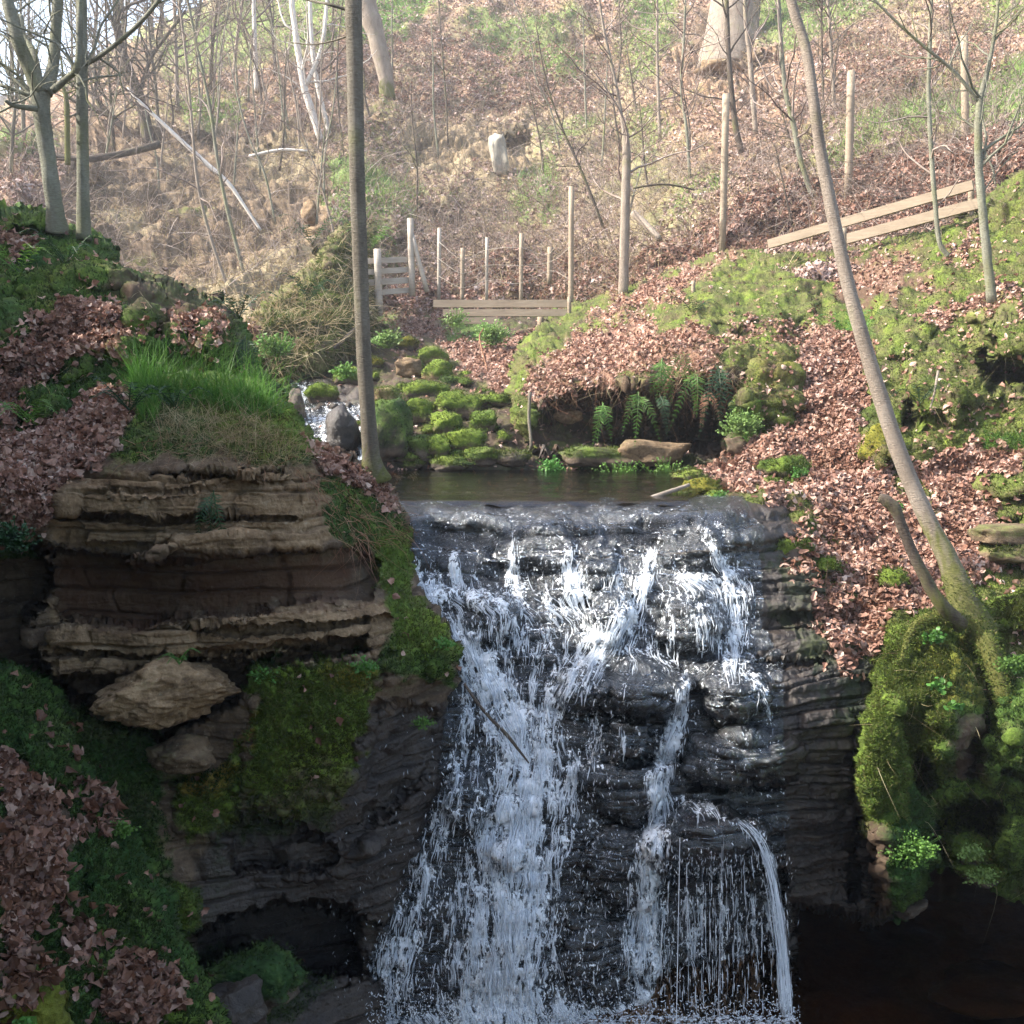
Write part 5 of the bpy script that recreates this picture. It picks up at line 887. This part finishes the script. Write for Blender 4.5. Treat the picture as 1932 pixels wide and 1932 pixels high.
Sd = np.cross(D, r_.normal(size=(9000, 3))); Sd /= np.linalg.norm(Sd, axis=1)[:, None]; V = np.stack([p_-Sd*.004, p_+Sd*.004, p_+D*.018*r_.uniform(.4, 1.2, (9000, 1))], 1).reshape(-1, 3); tag(mesh('moss_tufts', V, [np.arange(27000).reshape(-1, 3)], M_MOSSB, None, None, False), 'moss clothing the roots of the leaning tree', 'moss', None, 'stuff')
tree('forked_tree', 'stout green barked tree forking low at the upper left', [(108,436,7.7),(104,400,7.65),(96,340,7.6),(88,280,7.6),(80,225,7.6),(76,180,7.6),(80,160,7.6)], [42,31,29,28,29,34,30], 7.6, M_BARKG,
     [([(78,175,7.6),(52,120,7.55),(35,80,7.5),(22,30,7.5),(8,-40,7.5),(-10,-300,7.5)], [34,26,25,24,21,12]), ([(84,175,7.6),(98,140,7.65),(104,80,7.7),(108,20,7.7),(112,-60,7.7),(120,-300,7.8)], [30,22,20,20,18,10]), ([(74,155,7.7),(62,100,7.8),(44,70,7.9),(38,30,8.)], [16,15,13,11]),
      ([(100,170,7.5),(130,145,7.45),(146,125,7.4),(150,60,7.4),(153,-30,7.4)], [13,11,12,11,9]), ([(60,180,7.6),(35,172,7.6),(0,160,7.6)], [10,8,6]), ([(70,205,7.5),(30,200,7.4),(10,190,7.3)], [12,9,6])], tw=10, L=1.1, lev=2, seed=6, seg=18, mossv=None, rough=.07, t0=.6)
tree('tree', 'straight slim green barked tree right of the forked one', [(158,452,7.8),(157,380,7.8),(156,280,7.8),(155,180,7.8),(154,60,7.8),(153,-60,7.8),(150,-400,8)], [28,22,21,20,19,18,10], 7.8, M_BARKG,
     [([(160,122,7.8),(185,108,7.7),(220,82,7.6),(262,45,7.5),(300,0,7.4),(320,-40,7.4)], [9,8,8,7,5]), ([(162,118,7.8),(178,90,7.8),(190,50,7.8),(210,20,7.8),(235,-20,7.9)], [5,5,4,4,3]), ([(146,160,7.7),(165,150,7.7),(190,145,7.8),(230,142,7.9)], [6,4,3,3])], tw=8, L=1., lev=2, seed=8, seg=16, rough=.05)
H = lambda x, y: at('hillside', x, y)[0].y
def hill_tree(label, pts, ws, mat, name='sapling', tw=16, L=1.6, seed=1, dz=.0, limbs=(), group=None, lev=2, t0=.3, cat='sapling', lean=0, pn='hillside', mossv=None):
    d0 = at(pn, pts[0][0], pts[0][1])[0].y-.05+dz
    tr = [(x, y+(3 if i == 0 else 0), d0-lean*i/len(pts)) for i, (x, y) in enumerate(pts)]
    return tree(name, label, tr, ws, d0, mat, [([(x, y, d0) for x, y in l], w_) for l, w_ in limbs], tw=tw, L=L, lev=lev, seed=seed, cat=cat, group=group, seg=8, t0=t0, mossv=mossv)
hill_tree('mossy yellow stem of a small tree between the two green trunks', [(128,308),(127,250),(126,200),(122,172),(112,155)], [11,10,10,7,4], M_MOSSY, seed=11, tw=10, L=1.2, t0=.6, dz=-3)
hill_tree('dark leaning tree with a bent bough behind the slim green trunk', [(282,268),(272,220),(262,180),(238,120),(222,60),(218,-20),(210,-200)], [24,21,20,18,14,12,6], M_BARKD, 'tree', seed=12, tw=20, L=3, cat='tree', limbs=[([(255,268),(225,235),(195,210),(170,200),(140,190),(120,175)], [16,14,12,9,8,5]), ([(262,180),(285,110),(320,60),(350,20)], [9,7,6,4]), ([(195,210),(180,180),(185,140),(195,120)], [8,7,6,4])])
hill_tree('long bare white birch pole leaning across the rock face', [(492,432),(462,390),(430,345),(380,300),(320,245),(262,190),(240,165)], [5,6,8,8,7,6,3], M_BIRCH, 'leaning_birch', seed=13, tw=5, L=1, dz=-1.5, lev=1, t0=.7, cat='birch')
hill_tree('left white birch of the pair behind the main trunk', [(605,262),(590,215),(574,165),(565,110),(556,50),(548,-30),(545,-200)], [12,13,13,12,11,9,5], M_BIRCH, 'birch_tree', seed=14, tw=14, L=2, cat='birch', limbs=[([(575,165),(600,110),(612,60),(618,-20)], [8,8,7,6])])
hill_tree('right white birch of the pair behind the main trunk', [(622,250),(606,190),(596,140),(588,70),(584,-30),(584,-200)], [8,9,9,8,7,4], M_BIRCH, 'birch_tree', seed=15, tw=12, L=2, cat='birch')
hill_tree('lone pale birch stem left of the birch pair', [(484,170),(482,110),(480,50),(478,-30),(478,-160)], [9,8,8,7,4], M_BIRCH, 'birch_tree', seed=16, tw=14, L=3, cat='birch')
hill_tree('thick mossy footed tree half hidden behind the main trunk', [(732,185),(728,150),(720,110),(708,60),(692,10),(680,-60)], [30,27,30,34,38,40], M_BARKL, 'tree', seed=17, tw=4, L=2, cat='tree', mossv=1.5)
hill_tree('large broad old trunk at the top of the slope, roots spread', [(1375,130),(1378,95),(1382,50),(1388,0),(1392,-60),(1395,-200)], [128,108,96,90,86,80], M_BARKL, 'old_tree', seed=18, tw=4, L=3, cat='tree', dz=1.3)
sap = [('tall twin leaning sapling in front of the rock face, left one', [(432,548),(395,440),(372,340),(362,230),(350,100),(335,-20)], [6,6,6,5,5,4]),
 ('sapling curving up beside the left rock face', [(462,520),(430,400),(410,300),(396,200),(372,90),(350,-20)], [7,7,6,6,5,4]),
 ('faint grey sapling high on the hill above the gate', [(845,270),(842,200),(836,120),(830,40),(826,-20)], [3,3,3,2,2]),
 ('thin sapling behind the standing stone', [(1245,262),(1242,180),(1240,100),(1240,-20)], [7,6,5,4]),
 ('thin sapling leaning slightly, second right of the standing stone', [(1302,338),(1295,240),(1285,170),(1290,80),(1294,-20)], [6,6,5,5,4]),
 ('grey sapling just right of the big old trunk', [(1400,285),(1388,240),(1380,170),(1374,90),(1370,-20)], [12,11,10,9,8]),
 ('straight grey sapling beside the one near the old trunk', [(1426,250),(1420,180),(1415,110),(1408,50),(1404,-20)], [10,10,9,8,7]),
 ('dark leaning sapling left of the leaning tree', [(1532,368),(1510,300),(1498,240),(1482,170),(1474,90),(1468,-20)], [9,10,10,9,8,7]),
 ('thin sapling just right of the leaning tree top', [(1556,240),(1552,150),(1550,60),(1550,-20)], [4,4,4,3]),
 ('pale thin sapling above the tall stake', [(1576,215),(1570,140),(1566,60),(1560,-20)], [7,7,6,5]),
 ('sapling reaching up in front of the dead brush, right of the stakes', [(1060,300),(1040,210),(1012,150),(1000,80),(960,-20)], [3,3,3,2,2]),
 ('slim dark sapling behind the wire fence middle', [(1140,430),(1100,330),(1060,240),(1030,150),(1010,40)], [6,5,4,3,2]),
 ('brown sapling at the gate end of the fence', [(640,480),(620,400),(600,330),(570,250),(560,180)], [4,4,3,3,2]),
 ('spindly sapling on the crag left of the main trunk', [(520,420),(500,330),(470,260),(450,190),(430,100)], [4,4,3,3,2]),
 ('fine sapling between the birches and main trunk', [(650,300),(640,220),(636,140),(640,60),(650,-20)], [3,3,3,2,2])]
for k, (lb, pts, ws) in enumerate(sap): hill_tree(lb, pts, ws, [M_BARKL, M_BARKG, M_BARKD][k % 3], seed=30+k, tw=15, L=1.5)
hill_tree('cut off thick sapling with a thin leader, centre of the slope', [(1176,556),(1178,470),(1180,380),(1182,285),(1176,240),(1160,150),(1140,60),(1128,-20)], [19,18,17,16,7,6,5,4], M_BARKL, seed=50, tw=18, L=1.6, pn='right_bank', dz=.2)
hill_tree('forked grey sapling rooted in moss near the right edge', [(1872,568),(1862,480),(1852,380),(1846,290),(1848,200),(1866,120),(1880,40),(1884,-30)], [20,17,15,15,13,8,6,5], M_BARKG, seed=51, tw=16, L=1.2, pn='right_bank', limbs=[([(1848,195),(1800,135),(1740,85),(1690,40),(1640,-10)], [7,6,5,4])])
hill_tree('slim sapling with a hooked foot before the right planks', [(1790,482),(1772,455),(1764,380),(1758,300),(1752,180),(1755,60),(1758,-20)], [10,9,9,9,8,7,6], M_BARKG, seed=52, tw=14, L=1.2, pn='right_bank')
# slender trees on the skyline at the upper left
for k, (x, y0, w_, lb) in enumerate([(20,215,9,'first dark skyline tree at the far left edge'),(60,195,6,'thin skyline tree behind the fork of the green tree'),(182,150,7,'skyline tree just right of the slim green trunk'),(232,110,10,'brown skyline tree left of the bent bough'),(285,75,9,'pair of skyline stems, left one'),(302,65,8,'pair of skyline stems, right one'),(340,45,7,'skyline tree where the green bank begins'),(375,28,6,'slender skyline tree above the pale slope'),(130,165,5,'faint skyline tree between green trunks'),(415,10,6,'skyline tree over the bright grass')]):
    d0 = 36.; r_ = np.random.RandomState(k); pts = [(x+r_.uniform(-6, 6), y0+25-j*(y0+160)/4, d0) for j in range(5)]
    tree('skyline_tree', lb, pts, [w_, w_*.9, w_*.8, w_*.6, 3], d0, M_BARKD if k % 2 else M_BARK, tw=26, L=3.2, lev=2, seed=70+k, seg=6, t0=.15, up=.2, rough=0)
r_ = np.random.RandomState(5)
for k in range(60):
    x, y = (r_.uniform(160, 1900), r_.uniform(150, 430)) if k % 3 else (r_.uniform(20, 620), r_.uniform(150, 330))
    if 930 < x < 1010 and y > 230: continue
    hgt = r_.uniform(90, 260); ln = r_.uniform(-40, 30)
    hill_tree('thin bare stem among the many on the far hillside', [(x, y), (x+ln*.3+r_.uniform(-5, 5), y-hgt*.35), (x+ln*.7, y-hgt*.7), (x+ln, y-hgt)], [4.5, 3.6, 2.6, 1.5], [M_BARKL, M_BARKD, M_BARKG][k % 3], 'thin_stem', tw=9, L=1.3, seed=900+k, lev=1, group='thin bare stems on the far hillside', cat='sapling')
for k, (x, y, w_) in enumerate([(45,290,9),(215,300,8),(335,215,9),(300,250,7),(395,175,8),(440,150,7),(20,330,8),(520,140,7),(180,240,6)]):
    r_ = np.random.RandomState(40+k); t_ = r_.uniform(-30, 30); hill_tree('slim branching tree in the tangle at the upper left of the hill', [(x, y), (x+t_*.3, y-90), (x+t_*.8, y-190), (x+t_*1.2, y-330)], [w_, w_*.85, w_*.6, w_*.3], [M_BARK, M_BARKD, M_BARKL][k % 3], 'slim_tree', tw=26, L=2.4, seed=1200+k, lev=2, group='slim trees at the upper left', cat='tree')
# brushwood
def arcs(name, pn, n, L, rad, label, box, seed, up=.5, mat=M_TWIG, K=6):
    r_ = np.random.RandomState(seed); p_, N = sample(pn, n, ANY, .1, box=box, seed=seed); D = N*.6+np.array([0, 0, up])+.9*r_.normal(size=(n, 3)); D /= np.linalg.norm(D, axis=1)[:, None]
    B = r_.normal(size=(n, 3))*.5; B[:, 2] -= .5; l = L*r_.uniform(.3, 1.2, (n, 1)); t = np.linspace(0, 1, K)[None, :, None]
    pts = p_[:, None]+D[:, None]*l[:, None]*t+B[:, None]*l[:, None]*t*t+.04*L*r_.normal(size=(n, K, 3))*t; rr = rad*r_.uniform(.5, 1.3, n)[:, None]*(1.05-np.linspace(0, 1, K))[None]
    v, f = tubes(pts, rr, 3); return tag(mesh(name, v, [f], mat), label, 'brushwood', None, 'stuff')
arcs('brushwood', 'hillside', 12000, 1.3, .0062, 'tangle of bare twigs over the hillside', [(0,180),(500,60),(1932,-20),(1932,420),(1200,480),(700,560),(0,560)], 41)
arcs('brushwood', 'hillside', 1500, 1.0, .006, 'brambles along the wire fence', [(760,400),(1160,330),(1180,540),(800,570)], 42, up=.9)
arcs('brushwood', 'hillside', 900, 1.0, .007, 'brambles on the bare slope at the right', [(1380,240),(1932,160),(1932,290),(1420,360)], 43, up=.4)
arcs('roots', 'sandstone_cliff', 420, .22, .0022, 'fine roots and dead stems hanging off the cliff edge', [(350,820),(760,940),(790,1010),(640,1040),(560,880),(200,860)], 44, up=-.9, mat=M_DRYR)
arcs('roots', 'right_bank', 500, .35, .0035, 'dead stems hanging from the undercut lip', [(1000,690),(1380,660),(1400,740),(1010,770)], 45, up=-1., mat=M_DRYR)
for k, (pts, ws, m, lb) in enumerate([
 ([(0,300,20),(60,290,20),(155,300,20),(240,288,20.5),(300,272,21)], [10,10,13,12,14], M_BARKD, 'fallen grey log lying left of the rock face'),
 ([(470,295,22),(530,283,22),(580,285,22)], [6,6,4], M_BIRCH, 'short pale fallen branch on the rock face'),
 ([(700,590,14),(650,640,13),(600,680,12.6)], [7,7,5], M_BARKD, 'dark fallen bough left of the main trunk'),
 ([(1195,402,16.5),(1220,425,16.3),(1245,452,16)], [14,13,12], M_BARKL, 'pale split log propped behind the cut sapling'),
 ([(1195,355,17),(1240,348,17),(1275,350,17),(1310,358,17)], [4,4,4,3], M_BARKD, 'thin bent branch on the slope behind the cut sapling'),
 ([(1222,942,7.05),(1262,928,7.1),(1300,915,7.2)], [10,9,7], M_BARKL, 'pale broken stick lying at the pool outlet'),
 ([(876,1290,5.05),(900,1325,5.0),(925,1355,4.98),(955,1385,4.97),(975,1410,4.96),(998,1440,4.95)], [5,6,6,7,6,3], M_BARKD, 'dark twig caught in the white water of the falls'),
 ([(1770,700,8.0),(1762,745,7.9),(1755,770,7.85)], [5,4,3], M_BARKL, 'short upright stick in the right moss'),
 ([(920,700,10.6),(905,640,10.9),(912,620,11)], [3,3,2], M_DRYR, 'thin dry stem standing in the leaf bank'),
 ([(1000,740,10.),(998,790,9.95),(1002,840,9.9),(990,858,9.9)], [7,6,6,3], M_BARK, 'root dangling at the left end of the undercut')]):
    pth, rd = limb(pts, ws); mb = MB(); mb.tube(pth, rd, 8, rough=.12, seed=k); o = mb.build('fallen_branch', m); tag(o, lb, 'branch')
# ---------------------------------------------------------------- timber
def board(mb, a, b_, h, th=.05):
    a, b_ = np.array(a), np.array(b_); D = (b_-a)/2; n = np.cross(D, [0, 0, 1.]); n /= np.linalg.norm(n); u = np.cross(n, D); u /= np.linalg.norm(u)
    if u[2] < 0: u = -u
    mb.box((a+b_)/2, D, n*th/2, u*h/2)
def post(mb, px, y0, y1, d, w_, px1=None, seg=8): mb.tube(crom([Pn(px, y0+6, d), Pn(px1 or px, y1, d)], 4), w_/2/F*d, seg, rough=.06)
fe = empty('rail_fence', P(735, 560, 16.9), 'short wooden rail fence across the gully left of the planks', 'fence')
for x, y0, y1, w_, d in ((716,590,470,14,15.2),(778,552,412,12,15.5)): mb = MB(); post(mb, x, y0, y1, d, w_, x-4); mb.build('post', M_WOODG, fe)
for ya, yb, h in ((493,489,9),(514,508,9),(534,528,10),(554,547,9)): mb = MB(); board(mb, Pn(684, ya, 15.2), Pn(778, yb, 15.6), h/F*16.8, .04); mb.build('rail', M_WOODG, fe, False)
mb = MB(); post(mb, 806, 545, 440, 15.5, 9, 776); mb.build('brace', M_WOODG, fe)
we = empty('wire_fence', P(950, 580, 16.6), 'line of thin stakes with slack wires behind the retaining boards', 'fence')
STK = [(828,560,430,7,16.9),(872,575,468,8,16.7),(918,565,448,6,16.7),(983,575,440,8,16.6),(1037,530,466,10,16.8),(1077,604,352,10,16.2)]
for x, y0, y1, w_, d in STK: mb = MB(); post(mb, x, y0, y1, d, w_, x+1); mb.build('post', M_WOOD if w_ > 7 else M_WOODG, we)
for f_ in (.3, .55, .8):
    mb = MB(); mb.tube(crom([Pn(x, y0*(1-f_)+y1*f_, d-.05) for x, y0, y1, w_, d in STK], 4), .004, 4); mb.build('wire', M_WOODG, we)
rb = empty('retaining_boards', P(940, 600, 16.), 'three pale horizontal boards holding the path edge above the stream', 'retaining boards')
for a, b_, h in (((818,573,15.2),(1070,573,15.),13),((836,590,15.15),(1070,590,14.95),12),((845,605,15.1),(942,605,15.05),11)): mb = MB(); board(mb, Pn(*a), Pn(*b_), h/F*16, .06); mb.build('board', M_WOOD, rb, False)
for x, y0, y1, w_ in ((1020,650,598,12),(855,612,566,6),(1074,612,560,7)): mb = MB(); post(mb, x, y0, y1, 15.25, w_, x); mb.build('post', M_WOOD, rb)
lb_ = empty('retaining_boards', P(1640, 440, 13.), 'two long pale sloping planks edging the leafy slope at the right', 'retaining boards')
for a, b_, h in (((1450,461,13.9),(1836,349,12.5),17),((1586,454,13.2),(1846,384,12.3),18)): mb = MB(); board(mb, Pn(*a), Pn(*b_), h/F*13, .07); mb.build('board', M_WOOD, lb_, False)
for x, y0, y1 in ((1832,425,345),(1592,470,430)): mb = MB(); post(mb, x, y0, y1, 12.75, 11, x); mb.build('post', M_WOOD, lb_)
for k, (x, y0, y1, w_, x1, lb, pn) in enumerate([(1362,482,178,13,1370,'tall weathered stake left of the leaning tree','right_bank'),(1600,372,134,15,1606,'tall pale stake above the long planks','hillside'),(1822,280,68,14,1819,'pale stake highest up the right slope','hillside'),(1308,555,530,7,1308,'short stub of a stake on the moss terrace','right_bank')]):
    d = at(pn, x, y0-4)[0].y-.05; mb = MB(); post(mb, x, y0, y1, d, w_, x1); o = mb.build('stake', M_WOOD); tag(o, lb, 'stake')
# ---------------------------------------------------------------- ferns, herbs, grass tufts
def frond(root_, name, p0, p1, width, seed, mat, sag=.25, pairs=20, out=(0, -1, 0)):
    r_ = np.random.RandomState(seed); p0, p1 = np.array(p0), np.array(p1); L = np.linalg.norm(p1-p0); mid = (p0+p1)/2+np.array(out)*L*sag*.6+np.array([0, 0, L*sag*.5])
    path = crom([p0, mid, p1], 8); mb = MB(); mb.tube(path, np.linspace(.0035, .001, len(path)), 4, cap=False)
    t = np.linspace(.12, .99, pairs); idx = t*(len(path)-1); V, Fc = [], []
    for k, q in enumerate(idx):
        i = int(q); f = q-i; c = path[i]*(1-f)+path[min(i+1, len(path)-1)]*f; T = path[min(i+1, len(path)-1)]-path[max(i-1, 0)]; T /= np.linalg.norm(T)+1e-9
        S = np.cross(T, out); S /= np.linalg.norm(S)+1e-9; l = width*math.sin(math.pi*min(1, (t[k]**.62)*.86+.13))**.9
        for sgn in (-1, 1):
            d = S*sgn+T*.5+.18*r_.normal(size=3); d /= np.linalg.norm(d); wv = T*L/pairs*.2; dz = np.array([0, 0, -.12*l]); n0 = len(V)
            V += [c-wv*.6, c+wv*.6, c+d*l*.55+wv+dz*.4, c+d*l*.55-wv+dz*.4, c+d*l+dz*1.2]; Fc.append((n0, n0+1, n0+2, n0+3)); Fc.append((n0+3, n0+2, n0+4, n0+4))
    F4 = [f for f in Fc if f[2] != f[3]]; F3 = [f[:3] for f in Fc if f[2] == f[3]]; b0 = mb.n; mb.add(V, F4); mb.F[3].append(np.array(F3)+b0)
    return mb.build(name, mat, root_, False)
def fern(px, py, d, L, n, label, seed, mat=M_FERN, hang=False, wd=.1, group=None, spread=1., mat2=None):
    r_ = np.random.RandomState(seed); c = np.array(P(px, py, d)); root_ = empty('fern', Vector(c.tolist()), label, 'fern', group)
    for k in range(n):
        l = L*r_.uniform(.75, 1.1)
        if hang: e = np.array([(k-(n-1)/2)*.3*l+.15*r_.randn()*l, -.12*l, -l]); out = (0, -1, .1); sg = .25
        else: a = -math.pi*(k+.5)/n+.25*r_.randn(); e = np.array([math.cos(a)*l*spread, math.sin(a)*l*.7, l*r_.uniform(.05, .5)]); out = (e[0]*.3, e[1]*.3, l); out = tuple(np.array(out)/np.linalg.norm(out)); sg = .3
        frond(root_, 'frond', c+r_.normal(size=3)*.01, c+e, wd*r_.uniform(.8, 1.1), seed*13+k, mat2 if (mat2 and k % 3 == 2) else mat, sg, 15, out)
    return root_
for k, (x, y, d, L, n, lb, m, hang, wd) in enumerate([
 (1140,760,9.55,.42,3,'bright fern hanging alone left of the others under the lip',M_FERN,1,.085),(1204,742,9.4,.46,3,'drooping fern second from the left under the lip',M_FERN,1,.08),(1250,680,9.4,.40,4,'broad fern high on the lip over the dark hollow',M_FERN,1,.10),(1246,745,9.35,.46,2,'narrow fern hanging below the broad one',M_FERND,1,.075),(1285,665,9.4,.30,3,'small fern tucked under the leaf heap',M_FERN,1,.08),(1312,700,9.3,.52,3,'long fern at the right of the hollow',M_FERN,1,.08),(1355,690,9.3,.62,3,'tall dark fern against the moss curtain',M_FERND,1,.09),
 (1140,700,9.6,.30,4,'dead russet fern stalks above the bright lone fern',M_DRYR,1,.03),(1300,660,9.35,.5,5,'dead tan fern stalks draped over the hollow',M_DRYR,1,.03),(1332,740,9.25,.32,3,'curled brown dead frond at the right of the hollow',M_DRYR,1,.05),
 (125,492,6.7,.30,6,'dark fern on the mound below the two green trunks',M_FERND,0,.06),(35,515,6.5,.34,5,'pale tipped fern at the left edge of the mound',M_FERN,0,.05),(55,795,5.25,.25,5,'small fern in the leaves at the left edge',M_FERN,0,.045),
 (245,775,5.25,.30,7,'wide dark fern below the long grass',M_FERND,0,.05),(330,768,5.25,.24,6,'second dark fern under the grass, nearer the centre',M_FERND,0,.045),(450,600,7.0,.34,6,'blue green fern trailing off the right end of the mound',M_FERND,0,.06),(462,640,6.9,.34,4,'lower fern trailing beside the far stream',M_FERND,1,.06),
 (402,925,4.95,.30,3,'slim fern hanging down the sandstone face',M_FERND,1,.05),(342,1248,4.55,.13,5,'tiny bright fern on top of the wedged block',M_HERB,0,.03),(585,565,13.2,.5,6,'fern on the rocks left of the main trunk',M_FERND,0,.07),(1308,590,11.8,.4,6,'blue green fern on the moss terrace',M_FERND,0,.07),
 (1590,630,10.4,.4,5,'strap leaved fern beside the leaning tree',M_HERB,0,.05),(1735,755,7.9,.25,6,'small blue green fern in the right moss',M_FERND,0,.06),(700,470,15.6,.7,6,'green fern beside the rail fence',M_FERN,0,.09),(590,460,15,.6,6,'fern on the mossy shelf under the rock face',M_FERND,0,.08)]):
    fern(x, y, d, L, n, lb, 500+k, m, bool(hang), wd)
def herb(px, py, d, n, r, size, label, seed, mat=M_HERB, name='herb_plant', cat='plant', vert=False, down=0.):
    r_ = np.random.RandomState(seed); c = np.array(P(px, py, d)); q = r_.normal(size=(n, 3)); q /= np.linalg.norm(q, axis=1)[:, None]; q *= r*1.15*(.25+.75*np.abs(noise(q*1.7+seed, 1.))[:, None]**.5)*r_.rand(n, 1)**.4*1.3; q[:, 2] *= .6; q[:, 1] *= .4; q[:, 1] -= .02; q[:, 2] -= down*np.abs(r_.normal(size=n))*r
    tv = np.array([(-.35, -.1, 0), (.35, -.1, 0), (.5, .35, .08), (-.5, .35, .08), (.2, .8, 0), (-.2, .8, 0)]); tf = np.array([(0,1,2,3), (3,2,4,5)])
    tv = np.vstack([tv, [(-.006, -.1, 0), (.006, -.1, 0)]]); tf = np.array([(0,1,2,3), (3,2,4,5)]); V, f = inst(tv, tf, c+q, frames(np.tile([0, -.6, .6], (n, 1)), r_, .5), size*r_.uniform(.6, 1.2, n))
    b8 = np.arange(n)*8; V = np.vstack([V, c[None]+[[0, .06, -r*.5]]]); st = np.stack([b8, b8+6, b8*0+8*n], -1); o = mesh(name, V, [st, f], mat, None, None, False); return tag(o, label, cat)
for k, (x, y, d, n, r, s_, lb, m) in enumerate([(838,1212,5.28,90,.07,.016,'round leaved plant on the mossy nose beside the falls',M_HERB),(800,1360,5.25,120,.07,.011,'small leafy patch below the mossy nose',M_FERN),(690,1255,4.85,160,.09,.012,'pale leafy moss patch under the ledge',M_HERB),(1770,1290,5.3,34,.07,.028,'bright round leaved seedling on the outcrop',M_HERB),(1800,1330,5.25,20,.06,.03,'pale green seedling lower on the outcrop',M_HERB),(1760,1200,5.6,60,.08,.022,'trailing green plant at the top of the outcrop',M_HERB),
  (1358,940,7.25,150,.09,.016,'bright creeping plant on the pool outlet stone',M_HERB),(1510,895,8.1,150,.10,.018,'creeping plant beside the moss cushion on the leaves',M_HERB),(1400,800,9.1,500,.22,.02,'curtain of small bright leaves under the moss bank',M_GRASSP),(1170,895,9.5,260,.30,.02,'green cress along the foot of the undercut',M_FERN),(1260,893,9.4,260,.28,.02,'dark cress on the right of the pool foot',M_FERN),(1040,880,9.6,140,.16,.025,'bright cress at the left foot of the undercut',M_HERB),
  (1720,1600,5.15,700,.16,.012,'cascade of small leaves hanging under the outcrop',M_FERN),(1830,1605,5.3,300,.09,.012,'bright liverwort rosette in the cave mouth',M_GRASSP),(1850,1650,5.3,260,.10,.012,'second liverwort rosette lower in the cave mouth',M_GRASSP),(1910,1250,5.4,300,.10,.014,'leafy plant in the right edge crevice',M_FERN),(1690,955,6.3,60,.06,.02,'green sprig behind the broken limb',M_HERB),(20,1010,4.6,400,.14,.014,'dark creeping ivy at the left edge of the cliff',M_FERND),(730,640,13,300,.22,.03,'bright green herb cluster right of the main trunk',M_GRASSP),(930,630,13.8,360,.3,.03,'fresh herbs under the retaining boards',M_GRASSP),(860,600,14.6,200,.25,.03,'herbs beside the end of the boards',M_GRASSP),(520,650,12.,300,.3,.03,'green plants at the foot of the left stream bank',M_FERN),(650,700,11.2,160,.16,.03,'herb on the stream stone left of the trunk',M_FERN),(50,1925,2.85,60,.05,.012,'small green sprigs at the bottom left corner',M_HERB),(230,1560,4.25,260,.07,.011,'leafy liverwort on the shaded bank',M_FERN),(500,1270,4.8,60,.1,.012,'tiny round leaves along the top of the hanging moss',M_HERB)]):
    herb(x, y, d, n, r, s_, lb, 700+k, m)
blades('grass', [('sandstone_cliff', 1500, ANY, .1, [(240,735),(250,715),(330,720),(420,735),(500,742),(535,790),(470,790),(380,765),(260,760)])], M_GRASS, 'long fresh green grass on the cliff ledge', .24, .0048, 61, cat='grass', segs=4, bend=.45, up=.75, spread=.3)
blades('grass', [('sandstone_cliff', 500, ANY, .1, [(250,715),(290,715),(300,800),(260,800)])], M_GRASS, 'upright grass tuft at the left end of the ledge', .22, .005, 62, cat='grass', segs=4, bend=.3, up=.85, spread=.18)
blades('grass', [('sandstone_cliff', 1500, ANY, .1, [(300,780),(480,790),(590,860),(560,880),(300,850)])], M_DRY, 'dry straw drooping over the cliff edge', .14, .003, 63, cat='grass', segs=4, bend=.7, up=-.1, spread=.5)
blades('grass', [('right_bank', 900, ANY, .1, [(1000,680),(1380,640),(1400,720),(1010,760)])], M_DRY, 'dry straw drooping over the undercut', .22, .005, 64, cat='grass', segs=4, bend=.7, up=-.3, spread=.5)
blades('grass', [('mossy_mound', 500, ANY, .1, None), ('right_bank', 500, ANY, .1, None), ('mossy_outcrop', 150, ANY, .1, None)], M_DRY, 'stray dry stems across the moss', .12, .003, 65, cat='grass', segs=4, bend=.9, up=.2, spread=.8)

# ---------------------------------------------------------------- hazy air over the whole valley
def haze():
    m, n, out = new_mat('haze_air'); v = n.nodes.new('ShaderNodeVolumePrincipled'); v.inputs['Color'].default_value = (.95, .96, 1, 1); v.inputs['Density'].default_value = .0022
    v.inputs['Anisotropy'].default_value = .3; n.links.new(v.outputs[0], out.inputs['Volume'])
    mb = MB(); mb.box((0, 40, 27), (75, 0, 0), (0, 80, 0), (0, 0, 36)); o = mb.build('haze', m, None, False); tag(o, 'thin pale haze in the valley air', 'haze', None, 'stuff')
haze()
